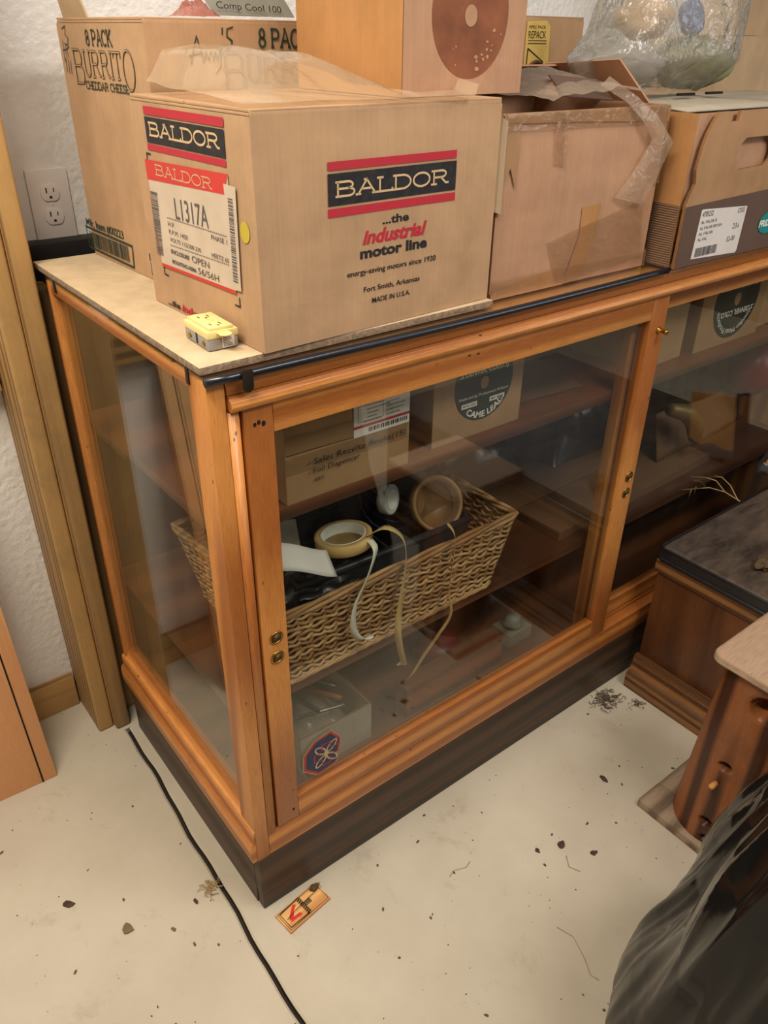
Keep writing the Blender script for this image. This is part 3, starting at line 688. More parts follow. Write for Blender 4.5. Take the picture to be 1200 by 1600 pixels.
# --- tall box with rust-coloured disc print, on top of the motor carton
TB = carton((.345, .064, ZT+.2745), 2.0, .226, .232, .25, 'card_orange', 'plain brown carton with a faded round print, stacked on the motor carton', bulge=.001)
p = Print((0, -.0012, 0), (1, 0, 0), (0, 0, 1))
p.disc(.118, .094, .071, .075, 'rust', 1, 48); p.disc(.117, .092, .0115, .0125, 'card_pink', 2)
p.rect(.0, .0, .226, .235, 'card_pink', .4)
for k in range(16):
    a = random.uniform(230, 350); r = random.uniform(.045, .066); u = .118+r*math.cos(R(a)); v = .094+r*math.sin(R(a)); q = random.uniform(.001, .004)
    p.poly([(u+q*random.uniform(.5, 1.2)*math.cos(R(z)), v+q*.8*random.uniform(.5, 1.2)*math.sin(R(z))) for z in range(0, 360, 45)], 'card_pink', 2)
p.build('faded_print', TB)

# --- taped open box
TP = carton((.508, .037, ZG), 0, .389, .30, .262, 'card_pink', 'worn brown open carton patched with clear tape, between motor carton and produce box', top='open', bulge=.002)
for nm, vs, rot, loc in (('flap', [(0, 0, 0), (.389, 0, 0), (.378, .12, 0), (.010, .12, 0)], (R(-9), 0, 0), (0, .004, .260)),
                         ('flap', [(0, 0, 0), (.389, 0, 0), (.380, .10, 0), (.012, .10, 0)], (R(150), 0, R(0)), (0, .299, .263))):
    f = MB().add(vs, [(0, 1, 2, 3)]).build(nm, 'card_pink', TP, thick=.003); f.rotation_euler = rot; f.location = loc
f = MB().add([(0, 0, 0), (0, .2, 0), (.0, .2, .07), (0, .03, .085)], [(0, 1, 2, 3)]).build('flap', 'card_pink', TP, thick=.003); f.location = (.388, .04, .263); f.rotation_euler = (0, R(-42), 0)
p = Print((0, -.0028, 0), (1, 0, 0), (0, 0, 1), .0003)
p.poly([(.195, .120), (.243, .122), (.236, .075), (.215, .004), (.170, .004), (.196, .075)], 'card_orange', 1)
p.poly([(0, .0), (.17, 0), (.17, .030), (0, .012)], 'card_orange', 1); p.poly([(.0, .262), (.389, .262), (.389, .238), (.16, .246), (0, .25)], 'card_dull', 1)
p.poly([(.008, .25), (.035, .25), (.034, .16), (.02, .19), (.008, .17)], 'card_dull', 1)
p.build('worn_patches', TP)
def tapepatch(parent, pts, y=-.0042, name='tape_strip', mat='tape', n=5, q_=.0008):
    (a, b, c, d) = [Vector((u, y, v)) for u, v in pts]
    def fn(s, t):
        q = (a.lerp(b, s)).lerp(d.lerp(c, s), t); q.y -= q_*(1+math.sin(s*17+t*9)); return q
    return MB().grid(fn, n, n).build(name, mat, parent, smooth=True)
tapepatch(TP, [(.106, .261), (.133, .261), (.139, .186), (.114, .190)])
tapepatch(TP, [(.004, .262), (.386, .262), (.384, .236), (.004, .240)], -.0036)
tapepatch(TP, [(.12, .075), (.36, .12), (.38, .02), (.15, .004)], -.0036)
tapepatch(TP, [(.002, .033), (.388, .030), (.388, .002), (.002, .002)], -.0050)
tapepatch(TP, [(.33, .262), (.388, .262), (.388, .14), (.36, .15)], -.0046)
s = MB().add([(0, 0, 0), (.012, -.006, 0), (.024, -.004, -.005), (.024, -.004, .12), (.010, -.008, .125), (0, 0, .14)], [(0, 1, 4, 5), (1, 2, 3, 4)])
so = s.build('torn_flap', 'card_beige', TP, thick=.002); so.location = (-.0185, .0, .133)

# --- produce box
FB = empty('produce_box', (.919, -.0105, ZG), 0, 'brown produce box with dark printed band and scalloped corrugated edge, right of the taped carton', 'box')
prof = [(0, 0), (.40, 0), (.40, .252), (.30, .252), (.29, .24), (.262, .24), (.250, .252), (.110, .252), (.108, .236), (.082, .236), (.08, .252), (.046, .252), (.034, .238), (.022, .218), (.016, .20), (.010, .165), (.014, .152), (.016, .142), (.006, .125), (0, .108)]
hole = [(.131, .160), (.145, .156), (.225, .158), (.243, .168), (.246, .19), (.238, .205), (.225, .208), (.148, .208), (.134, .198), (.128, .178)]
bm = bmesh.new(); ov = [bm.verts.new((x, 0, z)) for x, z in prof]; hv = [bm.verts.new((x, 0, z)) for x, z in hole]
es = [bm.edges.new((ov[i], ov[(i+1) % len(ov)])) for i in range(len(ov))] + [bm.edges.new((hv[i], hv[(i+1) % len(hv)])) for i in range(len(hv))]
bmesh.ops.triangle_fill(bm, edges=es, use_beauty=True); me = bpy.data.meshes.new('front_panel'); bm.to_mesh(me); bm.free(); me.materials.append(M['card_dull']); me.materials.append(M['card_edge'])
fo = bpy.data.objects.new('front_panel', me); COL.objects.link(fo); fo.parent = FB; md = fo.modifiers.new('thickness', 'SOLIDIFY'); md.thickness = .0055; md.offset = 1; md.material_offset_rim = 1
MB().box(.002, .0075, 0, .006, .33, .250).build('side_panel', 'card_orange', FB); MB().box(.394, .0075, 0, .398, .33, .250).build('side_panel', 'card_orange', FB)
MB().box(.006, .326, 0, .394, .33, .250).build('rear_panel', 'card_orange', FB); MB().box(.0065, .0075, .0, .3935, .3255, .004).build('floor_panel', 'card_orange', FB)
MB().box(.0065, .0076, .10, .3935, .0106, .250).build('inner_panel', 'card_pink', FB)
p = Print((0, -.0058, 0), (1, 0, 0), (0, 0, 1), .0004); p.poly([(.0005, .001), (.3995, .001), (.3995, .117), (.001, .106)], 'band_brown')
p.build('printed_band', FB)
p = Print((.0018, 0, 0), (0, -1, 0), (0, 0, 1), .0004); p.rect(-.32, .0, -.008, .106, 'band_brown')
for i in range(26): p.line([(-.32, .004+i*.004), (-.008, .0042+i*.004)], .0012, 'card_dull', 2)
p.build('printed_side', FB)
p = Print((0, -.0064, 0), (1, 0, 0), (0, 0, 1), .0004)
p.poly([(.0465, .0118), (.196, .0050), (.1995, .010), (.2020, .0890), (.198, .0898), (.055, .0975), (.051, .0965)], 'paper', 1)
p.text('4705232', .056, .084, .009, 'ink_black', .034, layer=2); p.text('CS55', .172, .080, .008, 'ink_black', .022, layer=2)
for v, w in ((.072, .05), (.062, .07), (.052, .045), (.042, .03)): p.text('AL FALAR BRYAN'[:int(w*200)], .056, v, .0052, 'ink_grey', w, layer=2)
p.text('23', .165, .052, .010, 'ink_grey', .014, layer=2); p.text('A', .182, .052, .008, 'ink_grey', .005, layer=2); p.text('E2-00', .155, .030, .009, 'ink_grey', .026, layer=2)
u = .056
while u < .125: w = random.choice((.0008, .0014, .002)); p.rect(u, .014, u+w, .030, 'ink_grey', 2); u += w+random.choice((.0008, .0014))
p.build('paper_label', FB)
p = Print((0, -.0070, 0), (1, 0, 0), (0, 0, 1), .0004); p.disc(.292, .050, .0335, .0205, 'teal'); p.text('FRIDAY', .2605, .044, .0115, 'white_print', .064, bold=.04, shear=.15, layer=2); o = p.build('round_sticker', FB)
o['label'] = 'teal oval sticker with white lettering'
f = MB().grid(lambda u, v: (.008+u*.38, .03+v*.28, .251+.012*math.sin(v*3.1)*(.5+.5*math.sin(u*4))), 12, 8).build('top_flap', 'greybox', FB, smooth=True, thick=.003)
for x in (.10, .19): MB().box(x, .115, .268, x+.05, .121, .272).build('flap_slot', 'hole', f)

# ------------------------------------------------------------------ plastic sheet on the motor carton
def crumple(x, y, s=14, a=1.0): return a*(mnoise.noise((x*s, y*s, 1.7)) + .5*mnoise.noise((x*s*2.3, y*s*2.3, 4.1)))
zt = ZT+.2745
def hprof(x):
    P = [(.09, .006), (.112, .044), (.165, .052), (.205, .049), (.215, .040), (.26, .043), (.285, .036), (.318, .012), (.36, .005), (.44, .004)]
    for (a, b), (c, d) in zip(P, P[1:]):
        if a <= x <= c: return b+(d-b)*(x-a)/(c-a)
    return P[0][1] if x < .09 else P[-1][1]
def sheet(u, v):
    x = .088+u*.352; back = .27 if x < .285 else max(.052, .27-(x-.285)*4.5)
    y = .012+.004*math.sin(x*40)+v*(back-.012) if x < .285 else .008+.002*math.sin(x*40)+v*(back-.008)
    z = zt+.0032+hprof(x)*(math.sin(min(1, v*1.5)*math.pi/2)**1.3)*(1 if x < .31 else .7) + max(0, .004*crumple(x*.4, y, 16))*(.3+v)+.005*max(0, math.sin(x*46+y*14))**3*v*(x < .32)
    if u > .97: z += .012
    return (x+.006*crumple(y, x, 12), y, z)
ps = tag(MB().grid(sheet, 70, 36).build('plastic_sheet', 'film', None, smooth=True), 'crumpled cream translucent plastic sheet lying on top of the motor carton', 'plastic sheet')

# grey sack and red wrapper on the burrito carton
gs = empty('grey_sack', (.262, .40, 1.4465), 6, 'grey printed sack lying on the tall food carton', 'sack')
MB().grid(lambda u, v: (.148*(v)*(1+.03*math.sin(u*6)), .05*(1-math.cos(u*2*math.pi))*.9, .003+.05*(1+math.sin(u*2*math.pi-1.57))*(.75+.25*math.sin(v*3.1)) ), 28, 12, wrap=True).build('sack_body', 'grey_sack', gs, smooth=True)
p = Print((0, -.0012, 0), (1, 0, 0), (0, .22, 1)); p.text('Comp Cool 100', .006, .012, .0085, 'ink_black', .118, slope=-.03); p.build('lettering', gs)
rw = MB().grid(lambda u, v: (.205+.06*u, .38+.06*v, 1.4475+.022*math.sin(u*3.1)*math.sin(v*3.1)*(1+.8*crumple(u, v, 5))), 14, 12).build('wrapper', 'film2', None, smooth=True)
rw.data.materials[0] = film('red_clear_wrapper', (214, 120, 100), .5, .15, .5, 50, .8); tag(rw, 'crinkled red and clear wrapper beside the grey sack', 'wrapper')

# boxes at the back of the case top
RB = carton((.972, .452, ZG), 0, .178, .16, .392, 'card', 'brown carton with a yellow spec label, behind the taped open carton', bulge=.001)
p = Print((0, -.0012, 0), (1, 0, 0), (0, 0, 1))
p.poly([(.005, .382), (.062, .384), (.074, .374), (.080, .27), (.004, .245)], 'yellow_label', 1)
p.text('ISPEC PACK', .012, .370, .005, 'ink_black', .048, layer=2); p.text('REPACK', .011, .353, .0125, 'ink_black', .052, layer=2); p.line([(.011, .349), (.066, .349)], .0015, 'ink_black', 2); p.line([(.011, .344), (.066, .344)], .0015, 'ink_black', 2)
p.line([(.013, .335), (.012, .300), (.060, .312), (.013, .335)], .003, 'ink_black', 2); p.line([(.060, .312), (.05, .30)], .003, 'ink_black', 2); p.rect(.014, .298, .03, .303, 'ink_black', 2)
p.build('yellow_label', RB)
MB().tube([(.040+.031*math.cos(R(a)), -.0045, .275+.037*math.sin(R(a))) for a in range(0, 360, 12)], .0034, 8, True).build('ring', 'brown_ring', RB, smooth=True)
BX = carton((1.60, .40, ZG), -3, .30, .20, .365, 'card_beige', 'pale beige carton at far end of the case, behind the produce box', bulge=.003)
LX = carton((1.70, .44, ZG+.366), 4, .26, .14, .16, 'card_beige', 'upper pale carton stacked on the beige carton at the far end')
GC = carton((1.34, .16, ZG), -4, .30, .20, .252, 'greybox', 'grey-white low carton behind the produce box')

# clear plastic bag with its contents on the taped carton
def bagshape(u, v):
    a = u*2*math.pi; z = v
    r = (.215 if math.cos(a) > 0 else .20)*(1-.36*z**1.2)*(1 + .09*math.sin(3*a+1.1+3*z)+.05*math.sin(7*a-2*z))*(.45+.55*min(1, z*5+.05))
    ry = .115*(1-.25*z)*(1+.08*math.sin(5*a+z*4))*(.5+.5*min(1, z*5))
    x = 1.045+r*math.cos(a)+.045*z; y = .185+ry*math.sin(a)
    tail = max(0, -math.cos(a))**6*max(0, 1-z*2.6)*.11; x -= tail
    return (x, y, 1.347+.26*z+.012*crumple(u*8, z*3, 1.4)*(z > .02))
cb = tag(MB().grid(bagshape, 96, 40, wrap=True).build('clear_bag', 'bag_clear', None, smooth=True), 'clear crinkled plastic bag full of odds and ends, on top of taped carton', 'plastic bag')
def lump(name, loc, r, mat, label, cat, seed=0, am=.25, group=None):
    m = MB().grid(lambda u, v: tuple(Vector((math.cos(u*6.2832)*math.sin(v*math.pi)*r[0], math.sin(u*6.2832)*math.sin(v*math.pi)*r[1], -math.cos(v*math.pi)*r[2]))*(1+am*mnoise.noise((math.cos(u*6.2832)*2+seed, math.sin(u*6.2832)*2, v*4)))), 30, 18, wrap=True)
    o = m.build(name, mat, None, smooth=True); o.location = loc; return tag(o, label, cat, group)
lump('cloth_bundle', (1.135, .17, 1.392), (.08, .07, .042), 'green_pale', 'pale green bundle low in the right of the clear bag', 'bundle', 1, group='bundles in the clear bag')
lump('cloth_bundle', (.985, .20, 1.385), (.062, .06, .034), 'grey_plastic', 'grey bundle low in the left of the clear bag', 'bundle', 4, group='bundles in the clear bag')
lump('cloth_bundle', (1.015, .20, 1.463), (.048, .05, .034), 'card_beige', 'tan wad in the middle of the clear bag', 'bundle', 8, group='bundles in the clear bag')
bc = MB().lathe([(0, -.012), (.026, -.012), (.029, -.008), (.029, .008), (.026, .012), (.012, .014), (0, .014)], 28).build('blue_cap', 'blue', None, smooth=True)
bc.location = (1.075, .145, 1.462); bc.rotation_euler = (R(70), R(20), 0); tag(bc, 'round blue cap inside the upper part of the clear bag', 'cap')
dr = MB().add([(0, 0, 0), (.10, 0, 0), (.10, .05, .02), (0, .05, .02)], [(0, 1, 2, 3)]).build('dark_card', 'band_brown', None, thick=.002); dr.location = (.66, .06, 1.352); dr.rotation_euler = (R(8), R(4), R(-8)); tag(dr, 'dark rectangular card poking out of the taped carton', 'card')
# loose film over the taped carton and the strip hanging down its front
def loose(u, v):
    x = .60+u*.27; y = .030+v*.16; z = 1.351+.034*math.sin(u*3.1)*(.35+.65*v)+.007*crumple(x, y, 20)
    return (x, y, max(z, 1.346+.0))
fo = MB().grid(loose, 30, 18).build('loose_film', 'film2', None, smooth=True); tag(fo, 'pale plastic film spilling over the top of the taped carton', 'plastic film')
strip_ = [((.728, .05, 1.366), (.752, .055, 1.378)), ((.772, .030, 1.343), (.795, .028, 1.350)), ((.812, .024, 1.316), (.846, .022, 1.323)), ((.845, .023, 1.287), (.897, .018, 1.281)), ((.812, .026, 1.240), (.874, .020, 1.231)), ((.776, .030, 1.202), (.852, .026, 1.184))]
m = MB()
def stp(u, v):
    t = u*(len(strip_)-1); i = min(int(t), len(strip_)-2); f = t-i
    a = Vector(strip_[i][0]).lerp(Vector(strip_[i+1][0]), f); b = Vector(strip_[i][1]).lerp(Vector(strip_[i+1][1]), f)
    q = a.lerp(b, v); q.y -= .004*math.sin(v*3.1)*(1 if u > .4 else 0); return q
so = MB().grid(stp, 26, 8).build('film_strip', 'film2', None, smooth=True); tag(so, 'folded strip of clear film hanging down the front of taped carton', 'plastic strip')

# ------------------------------------------------------------------ receptacle on the fibreboard
RX = empty('loose_receptacle', (.0335, .0515, ZT+.0004), -1.5, 'loose ivory and grey electrical receptacle lying on the fibreboard', 'receptacle')
MB().box(0, 0, 0, .0415, .0685, .0165).build('housing', 'grey_plastic', RX, bevel=.0025)
MB().box(-.0008, -.0008, .0150, .0423, .0693, .0245).build('cover', 'ivory', RX, bevel=.002)
fc = MB().box(.004, .002, .0235, .0375, .0665, .0285).build('face', 'ivory', RX, bevel=.0012)
for y in (.013, .048):
    s = MB(); s.box(.012, y, .0284, .0135, y+.007, .0288); s.box(.025, y, .0284, .0265, y+.008, .0288); s.box(.019, y-.005, .0284, .022, y-.002, .0288); s.build('slots', 'slot', fc)
MB().box(.017, .029, .0284, .0245, .0325, .0293).build('test_button', 'ivory', fc, bevel=.0003); MB().box(.017, .0355, .0284, .0245, .039, .0293).build('test_button', 'ivory', fc, bevel=.0003)
for y in (-.0165, .0685):
    e_ = MB(); outer = [(.0125, 0), (.0125, .008)] + arc(.0205, .009, .0085, .007, 180, 0, 8) + [(.029, .008), (.029, 0)]
    e_.prism([(x, y+q if y > 0 else y+.0165-q) for x, q in outer], 'z', .0215, .0228); e_.build('mounting_ear', 'ivory', RX, bevel=.0003)
for y in (.012, .052): MB().lathe([(.0034, 0), (.0034, .0015), (.0025, .0022), (0, .0022)], 12, (0, y, .008), 0, Matrix.Rotation(R(-90), 4, 'Y')).build('terminal_screw', 'brass', RX)
MB().box(-.0006, .030, .003, .0003, .0345, .0165).build('housing_slot', 'slot', RX)
p = Print((0, -.0003, 0), (1, 0, 0), (0, 0, 1), .0003); p.rect(.019, .002, .036, .0185, 'paper', 1)
for i in range(7): p.rect(.0205, .004+i*.002, .0205+random.uniform(.009, .014), .0048+i*.002, 'ink_grey', 2)
p.build('sticker', RX)

# ------------------------------------------------------------------ mouse trap on the floor
MT = empty('mouse_trap', (.018, -.0685, .0003), 7.6, 'small wooden spring mouse trap with red print on the floor at the case corner', 'mouse trap')
MB().box(0, 0, 0, .098, .046, .0062).build('base_board', 'trapwood', MT, bevel=.0008)
p = Print((0, 0, .0063), (1, 0, 0), (0, 1, 0), .0002)
p.line([(.003, .003), (.095, .003), (.095, .043), (.003, .043)], .001, 'ink_black', 1, True)
p.poly([(.012, .018), (.018, .026), (.036, .040), (.042, .036), (.030, .028), (.024, .020)], 'red_print'); p.poly([(.012, .014), (.018, .020), (.036, .019), (.040, .014), (.034, .011), (.030, .013)], 'red_print')
p.build('printed_mark', MT)
MB().tube([(.05, .004, .009), (.006, .006, .0085), (.006, .040, .0085), (.05, .042, .009)], .0009, 6).build('striker_bar', 'iron', MT, smooth=True)
MB().tube([(.05+.0035*math.cos(t*.9), .004+t*.038/60, .0095+.0035*math.sin(t*.9)) for t in range(61)], .0008, 5).build('spring', 'iron', MT, smooth=True)
MB().box(.054, .019, .007, .068, .028, .0088).build('bait_pedal', 'dbrass', MT, bevel=.0006)
MB().tube([(.09, .03, .008), (.07, .028, .0095), (.03, .025, .0105), (.010, .022, .010)], .0006, 5).build('locking_rod', 'iron', MT)
lump('bait_clump', (.101, -.022, .0125), (.009, .006, .005), 'bulb', 'dark bait clump on the back end of the mouse trap', 'bait', 3, .5)

# ------------------------------------------------------------------ inside the case: upper shelf
ZS = .8244
SB = carton((.134, .0525, ZS), 0, .2325, .24, .150, 'card_dull', 'brown carton with handwritten list and shipping label, upper shelf left', bulge=.001)
p = Print((0, -.0012, 0), (1, 0, 0), (0, 0, 1))
p.text('- Sales Receite Books(15)', .036, .0575, .0095, 'ink_black', .186, bold=.006, shear=.12, wob=.05, space=1.08, layer=6)
p.text('- Foil Dispencer', .036, .0425, .0088, 'ink_black', .096, bold=.006, shear=.1, wob=.05, space=1.05, layer=6); p.text('etc', .047, .0285, .0075, 'ink_black', .018, shear=.15, wob=.05, layer=6)
p.line([(.002, .0825), (.228, .077)], .0012, 'hole'); p.build('handwriting', SB)
p = Print((0, -.0018, 0), (1, 0, 0), (0, 0, 1), .0003); p.poly([(.1215, .077), (.2305, .0765), (.2305, .149), (.1215, .149)], 'paper', 1)
p.poly([(.1216, .091), (.2304, .091), (.2304, .0955), (.1216, .0955)], 'ink_red', 2)
for i in range(6): p.rect(.138+random.uniform(0, .01), .099+i*.0065, .175+random.uniform(-.01, .02), .1005+i*.0065, 'ink_grey', 2); p.rect(.183, .101+i*.0068, .205+random.uniform(0, .018), .1022+i*.0068, 'ink_grey', 2)
p.line([(.130, .101), (.178, .101), (.178, .126), (.130, .126)], .0007, 'ink_grey', 2, True)
u = .150
while u < .225: w = random.choice((.001, .002, .003)); p.rect(u, .0815, u+w, .0885, 'ink_black', 2); u += w+random.choice((.0012, .002))
p.build('shipping_label', SB)
tapepatch(SB, [(.001, .112), (.121, .108), (.121, .079), (.001, .083)], -.0018, q_=.0003); tapepatch(SB, [(.001, .078), (.23, .076), (.23, .050), (.001, .050)], -.0018, q_=.0003)

def came_disc(e, cu, cv, r, y, flip=False):
    if flip: p = Print((cu, y, cv), (-1, 0, 0), (0, 0, -1), .0003)
    else: p = Print((cu, y, cv), (1, 0, 0), (0, 0, 1), .0003)
    k = r/.07
    p.disc(0, 0, r, r, 'disc', 1, 56); p.disc(0, 0, .010*k, .0115*k, 'card_dull', 2)
    p.text('DENVER, COLO.', -.047*k, .019*k, .0095*k, 'white_print', .094*k, bold=.025, layer=2)
    p.text('Preferred by Professional Artisans', -.060*k, -.0235*k, .0052*k, 'white_print', .121*k, shear=.3, layer=2)
    for s in (-1, 1): p.rect(s*.034*k-.0185*k, -.0400*k, s*.034*k+.0185*k, -.0310*k, 'white_print', 2); p.text('MY NO. SIGNS' if s < 0 else 'MY SIZE', s*.034*k-.015*k, -.0375*k, .0042*k, 'ink_black', .030*k, bold=.02, layer=3)
    p.arctext('CAME LEAD', 0, 0, .0655*k, .0112*k, 276, 'white_print', 2, top=False, spread=1.2, bold=.03)
    p.arctext('Wowden Metal Products', 0, 0, .0545*k, .0095*k, 90, 'white_print', 2, top=True, spread=.98, bold=.012)
    return p.build('round_label', e)
DB = carton((.4305, .0675, ZS), 0, .2115, .20, .160, 'card_dull', 'brown carton with upright dark round lead-came label, upper shelf', bulge=.0005)
o = came_disc(DB, .1145, .0955, .0685, -.0012); o['label'] = 'dark green round label with white lettering'
DB2 = carton((1.215, .0805, ZS), 0, .262, .20, .155, 'card_dull', 'brown carton with upside-down dark round label, upper shelf right', bulge=.0005)
o = came_disc(DB2, .139, .102, .089, -.0012, True); o['label'] = 'dark green round label, upside down'
carton((1.03, .085, ZS), 2, .150, .20, .150, 'card_dull', 'plain brown carton left of the upside-down round label, upper shelf')
carton((.89, .346, ZS), -12, .26, .20, .140, 'card_dark', 'dull brown carton deep on the upper shelf, behind the door stile')
carton((1.50, .10, ZS), 3, .20, .20, .145, 'card', 'plain carton at the far right of the upper shelf')
ct = MB().add([(0, 0, 0), (.20, -.02, 0), (.24, .16, .004), (.04, .2, .004)], [(0, 1, 2, 3)]).build('card_sheet', 'card_dark', None, thick=.003); ct.location = (.66, .12, ZS+.003); tag(ct, 'flat brown card sheet lying on the upper shelf', 'card')

# ------------------------------------------------------------------ middle shelf: willow basket
Z2 = .4674
BK = empty('wicker_basket', (0, 0, Z2), 0, 'long rectangular willow wicker basket on the middle shelf', 'basket')
BB = [(.125, .062), (.598, .062), (.598, .375), (.125, .375)]; BT = [(.110, .047), (.640, .047), (.640, .405), (.092, .405)]; BH = .158
def wallpt(s, u, t, off=0):
    a0, a1 = Vector(BB[s]), Vector(BB[(s+1) % 4]); b0, b1 = Vector(BT[s]), Vector(BT[(s+1) % 4])
    q = a0.lerp(a1, u).lerp(b0.lerp(b1, u), t); d = (a1-a0).normalized(); n = Vector((d.y, -d.x))
    return Vector((q.x+n.x*off, q.y+n.y*off, t*BH))
wk = MB(); rows = 25
for s in range(4):
    Ls = (Vector(BB[(s+1) % 4])-Vector(BB[s])).length; ns = round(Ls/.0235); K = ns*6
    for r_ in range(rows):
        t = (r_+.7)/(rows+1); ph = (r_ % 2)*math.pi
        pts = []
        for i in range(K+1):
            u = i/K; w = math.sin(u*ns*math.pi+ph); dz = .0022*math.sin(u*ns*math.pi*2+ph*.5+r_*.9)+.0008*mnoise.noise((u*20, r_, s))
            q = wallpt(s, u, t, .0034*w); q.z += dz; pts.append(q)
        wk.tube(pts, .00305, 5)
    for i in range(ns+1):
        wk.tube([wallpt(s, i/ns, t_) for t_ in (0.01, .5, 1.0)], .0024, 5)
o = wk.build('willow_weave', 'wicker', BK, smooth=True); o['kind'] = 'stuff'
def border(z, rad, name, P4, twist, r0, off=.002):
    m = MB(); path = []
    for s in range(4):
        a, b = Vector(P4[s]), Vector(P4[(s+1) % 4]); n = 40
        for i in range(n): path.append((a.lerp(b, i/n), (b-a).normalized()))
    for k_ in range(3):
        pts = []
        for i, (q, d) in enumerate(path):
            a = i*twist+k_*2.094; nn = Vector((d.y, -d.x)); pts.append((q.x+nn.x*(rad*math.cos(a)+off), q.y+nn.y*(rad*math.cos(a)+off), z+rad*math.sin(a)))
        m.tube(pts, r0, 6, True)
    return m.build(name, 'wicker', BK, smooth=True)
border(BH+.003, .0046, 'rim_braid', BT, .27, .0042); border(.0045, .0025, 'foot_braid', BB, .9, .0030, .004)
MB().box(BB[0][0], BB[0][1], .001, BB[1][0], BB[2][1], .006).build('basket_floor', 'card_dark', BK)

# dark tool tray sitting in the basket
TT = empty('tool_tray', (.150, .078, .520), 0, 'dark plastic tool tray with dividers sitting in the wicker basket', 'tray', rot=(R(3), R(1.5), R(0)))
def traywall(m, x0, y0, x1, y1, z0=0, z1=.135): m.box(x0, y0, z0, x1, y1, z1)
m = MB(); w_, d_ = .385, .27
m.box(0, 0, 0, w_, d_, .005); traywall(m, 0, 0, w_, .006); traywall(m, 0, d_-.006, w_, d_, 0, .17); traywall(m, 0, .0062, .006, d_-.0062); traywall(m, w_-.007, .0062, w_, d_-.0062, 0, .150)
m.build('tray_shell', 'tote', TT, bevel=.0012)
MB().tube([(0, 0, .135), (w_, 0, .135), (w_, d_, .155), (0, d_, .155)], .0075, 8, True).build('rim', 'tote', TT, smooth=True)
MB().box(.2075, .007, .005, .2115, d_-.007, .120).build('divider', 'tote', TT); MB().box(.007, .125, .005, .207, .129, .115).build('divider', 'tote', TT); MB().box(.212, .15, .005, w_-.008, .154, .125).build('divider', 'tote', TT)
h = MB(); h.box(.007, .160, .100, .207, .169, .128); h.box(.007, .215, .100, .207, .240, .128); h.box(.007, .169, .100, .035, .215, .128); h.box(.180, .169, .100, .207, .215, .128); h.build('carry_handle', 'tote', TT, bevel=.002)
# rolls
def roll(name, loc, rot, r0, r1, w, mats, label, n=40):
    e = empty(name, loc, 0, label, 'tape roll', None, rot)
    MB().lathe([(r0, -w/2), (r1-.002, -w/2), (r1, -w/2+.001), (r1, w/2-.001), (r1-.002, w/2), (r0, w/2), (r0, -w/2)], n).build('roll', mats[0], e, smooth=True)
    MB().lathe([(r0-.002, -w/2-.0005), (r0, -w/2-.0005), (r0, w/2+.0005), (r0-.002, w/2+.0005), (r0-.002, -w/2-.0005)], n).build('core', mats[1], e, smooth=True); return e
MR = roll('masking_tape_roll', (.268, .100, .690), (R(-6), R(-3), R(0)), .0395, .0500, .020, ('mask_tape', 'tape_white'), 'large tan masking tape roll lying on the tray, its ends hanging down')
CR = roll('coil_roll', (.482, .105, .682), (R(62), R(4), R(-12)), .0455, .0530, .020, ('coil', 'card_dark'), 'brown coiled tape standing upright in the tray right of masking tape')
KR = roll('clear_tape_roll', (.392, .135, .708), (R(80), R(0), R(24)), .019, .028, .018, ('clear_ring', 'paper'), 'small clear tape ring standing in the middle of the tray')
def ribbon3(name, pts, w, mat, parent, tw=None):
    P = [Vector(q) for q in pts]; m = MB(); vs = []
    n = 40; pp = []
    for i in range(n+1):
        t = i/n*(len(P)-1); k = min(int(t), len(P)-2); f = t-k
        p0, p1, p2, p3 = P[max(k-1, 0)], P[k], P[k+1], P[min(k+2, len(P)-1)]
        pp.append(.5*((2*p1)+(-p0+p2)*f+(2*p0-5*p1+4*p2-p3)*f*f+(-p0+3*p1-3*p2+p3)*f**3))
    for i, q in enumerate(pp):
        a = (tw or (lambda t: 0))(i/n); side = Vector((math.cos(a), math.sin(a), 0))
        d = (pp[min(i+1, n)]-pp[max(i-1, 0)]).normalized(); side = (side-d*side.dot(d)); side = side.normalized() if side.length > .1 else Vector((1, 0, 0))
        vs += [q-side*w/2, q+side*w/2]
    m.add(vs, [(2*i, 2*i+1, 2*i+3, 2*i+2) for i in range(n)])
    o = m.build(name, mat, None, smooth=True, thick=.0006)
    o.parent = parent; bpy.context.view_layer.update(); o.matrix_parent_inverse = parent.matrix_world.inverted(); return o
ribbon3('loose_end', [(.290, .055, .702), (.286, .034, .692), (.268, .031, .648), (.243, .031, .602), (.238, .032, .555), (.252, .031, .522), (.278, .030, .517)], .0125, 'tape_white', MR, lambda t: .5*math.sin(t*5))
ribbon3('loose_end', [(.286, .060, .706), (.315, .045, .722), (.345, .034, .695), (.352, .032, .640), (.341, .031, .560), (.338, .032, .500), (.352, .040, .440), (.374, .055, .380), (.372, .070, .372)], .0125, 'mask_tape', MR, lambda t: .9*math.sin(t*6))
ribbon3('loose_end', [(.468, .055, .668), (.467, .032, .650), (.463, .031, .58), (.460, .031, .53), (.472, .034, .47), (.452, .045, .42), (.432, .062, .365), (.416, .078, .310), (.398, .088, .285)], .006, 'mask_tape', CR, lambda t: 1.1*math.sin(t*7))
wl = MB()
for k_ in range(4): wl.tube([(.43+.075*math.cos(R(a)+k_*.2)+.01*k_, .165+.03*math.sin(R(a))+.01*k_, .690+.058*math.sin(R(a))+.004*k_) for a in range(0, 360, 15)], .0018, 6, True)
tag(wl.build('wire_coil', 'wire_blue', None, smooth=True), 'loops of thin blue wire behind the clear tape ring', 'wire')
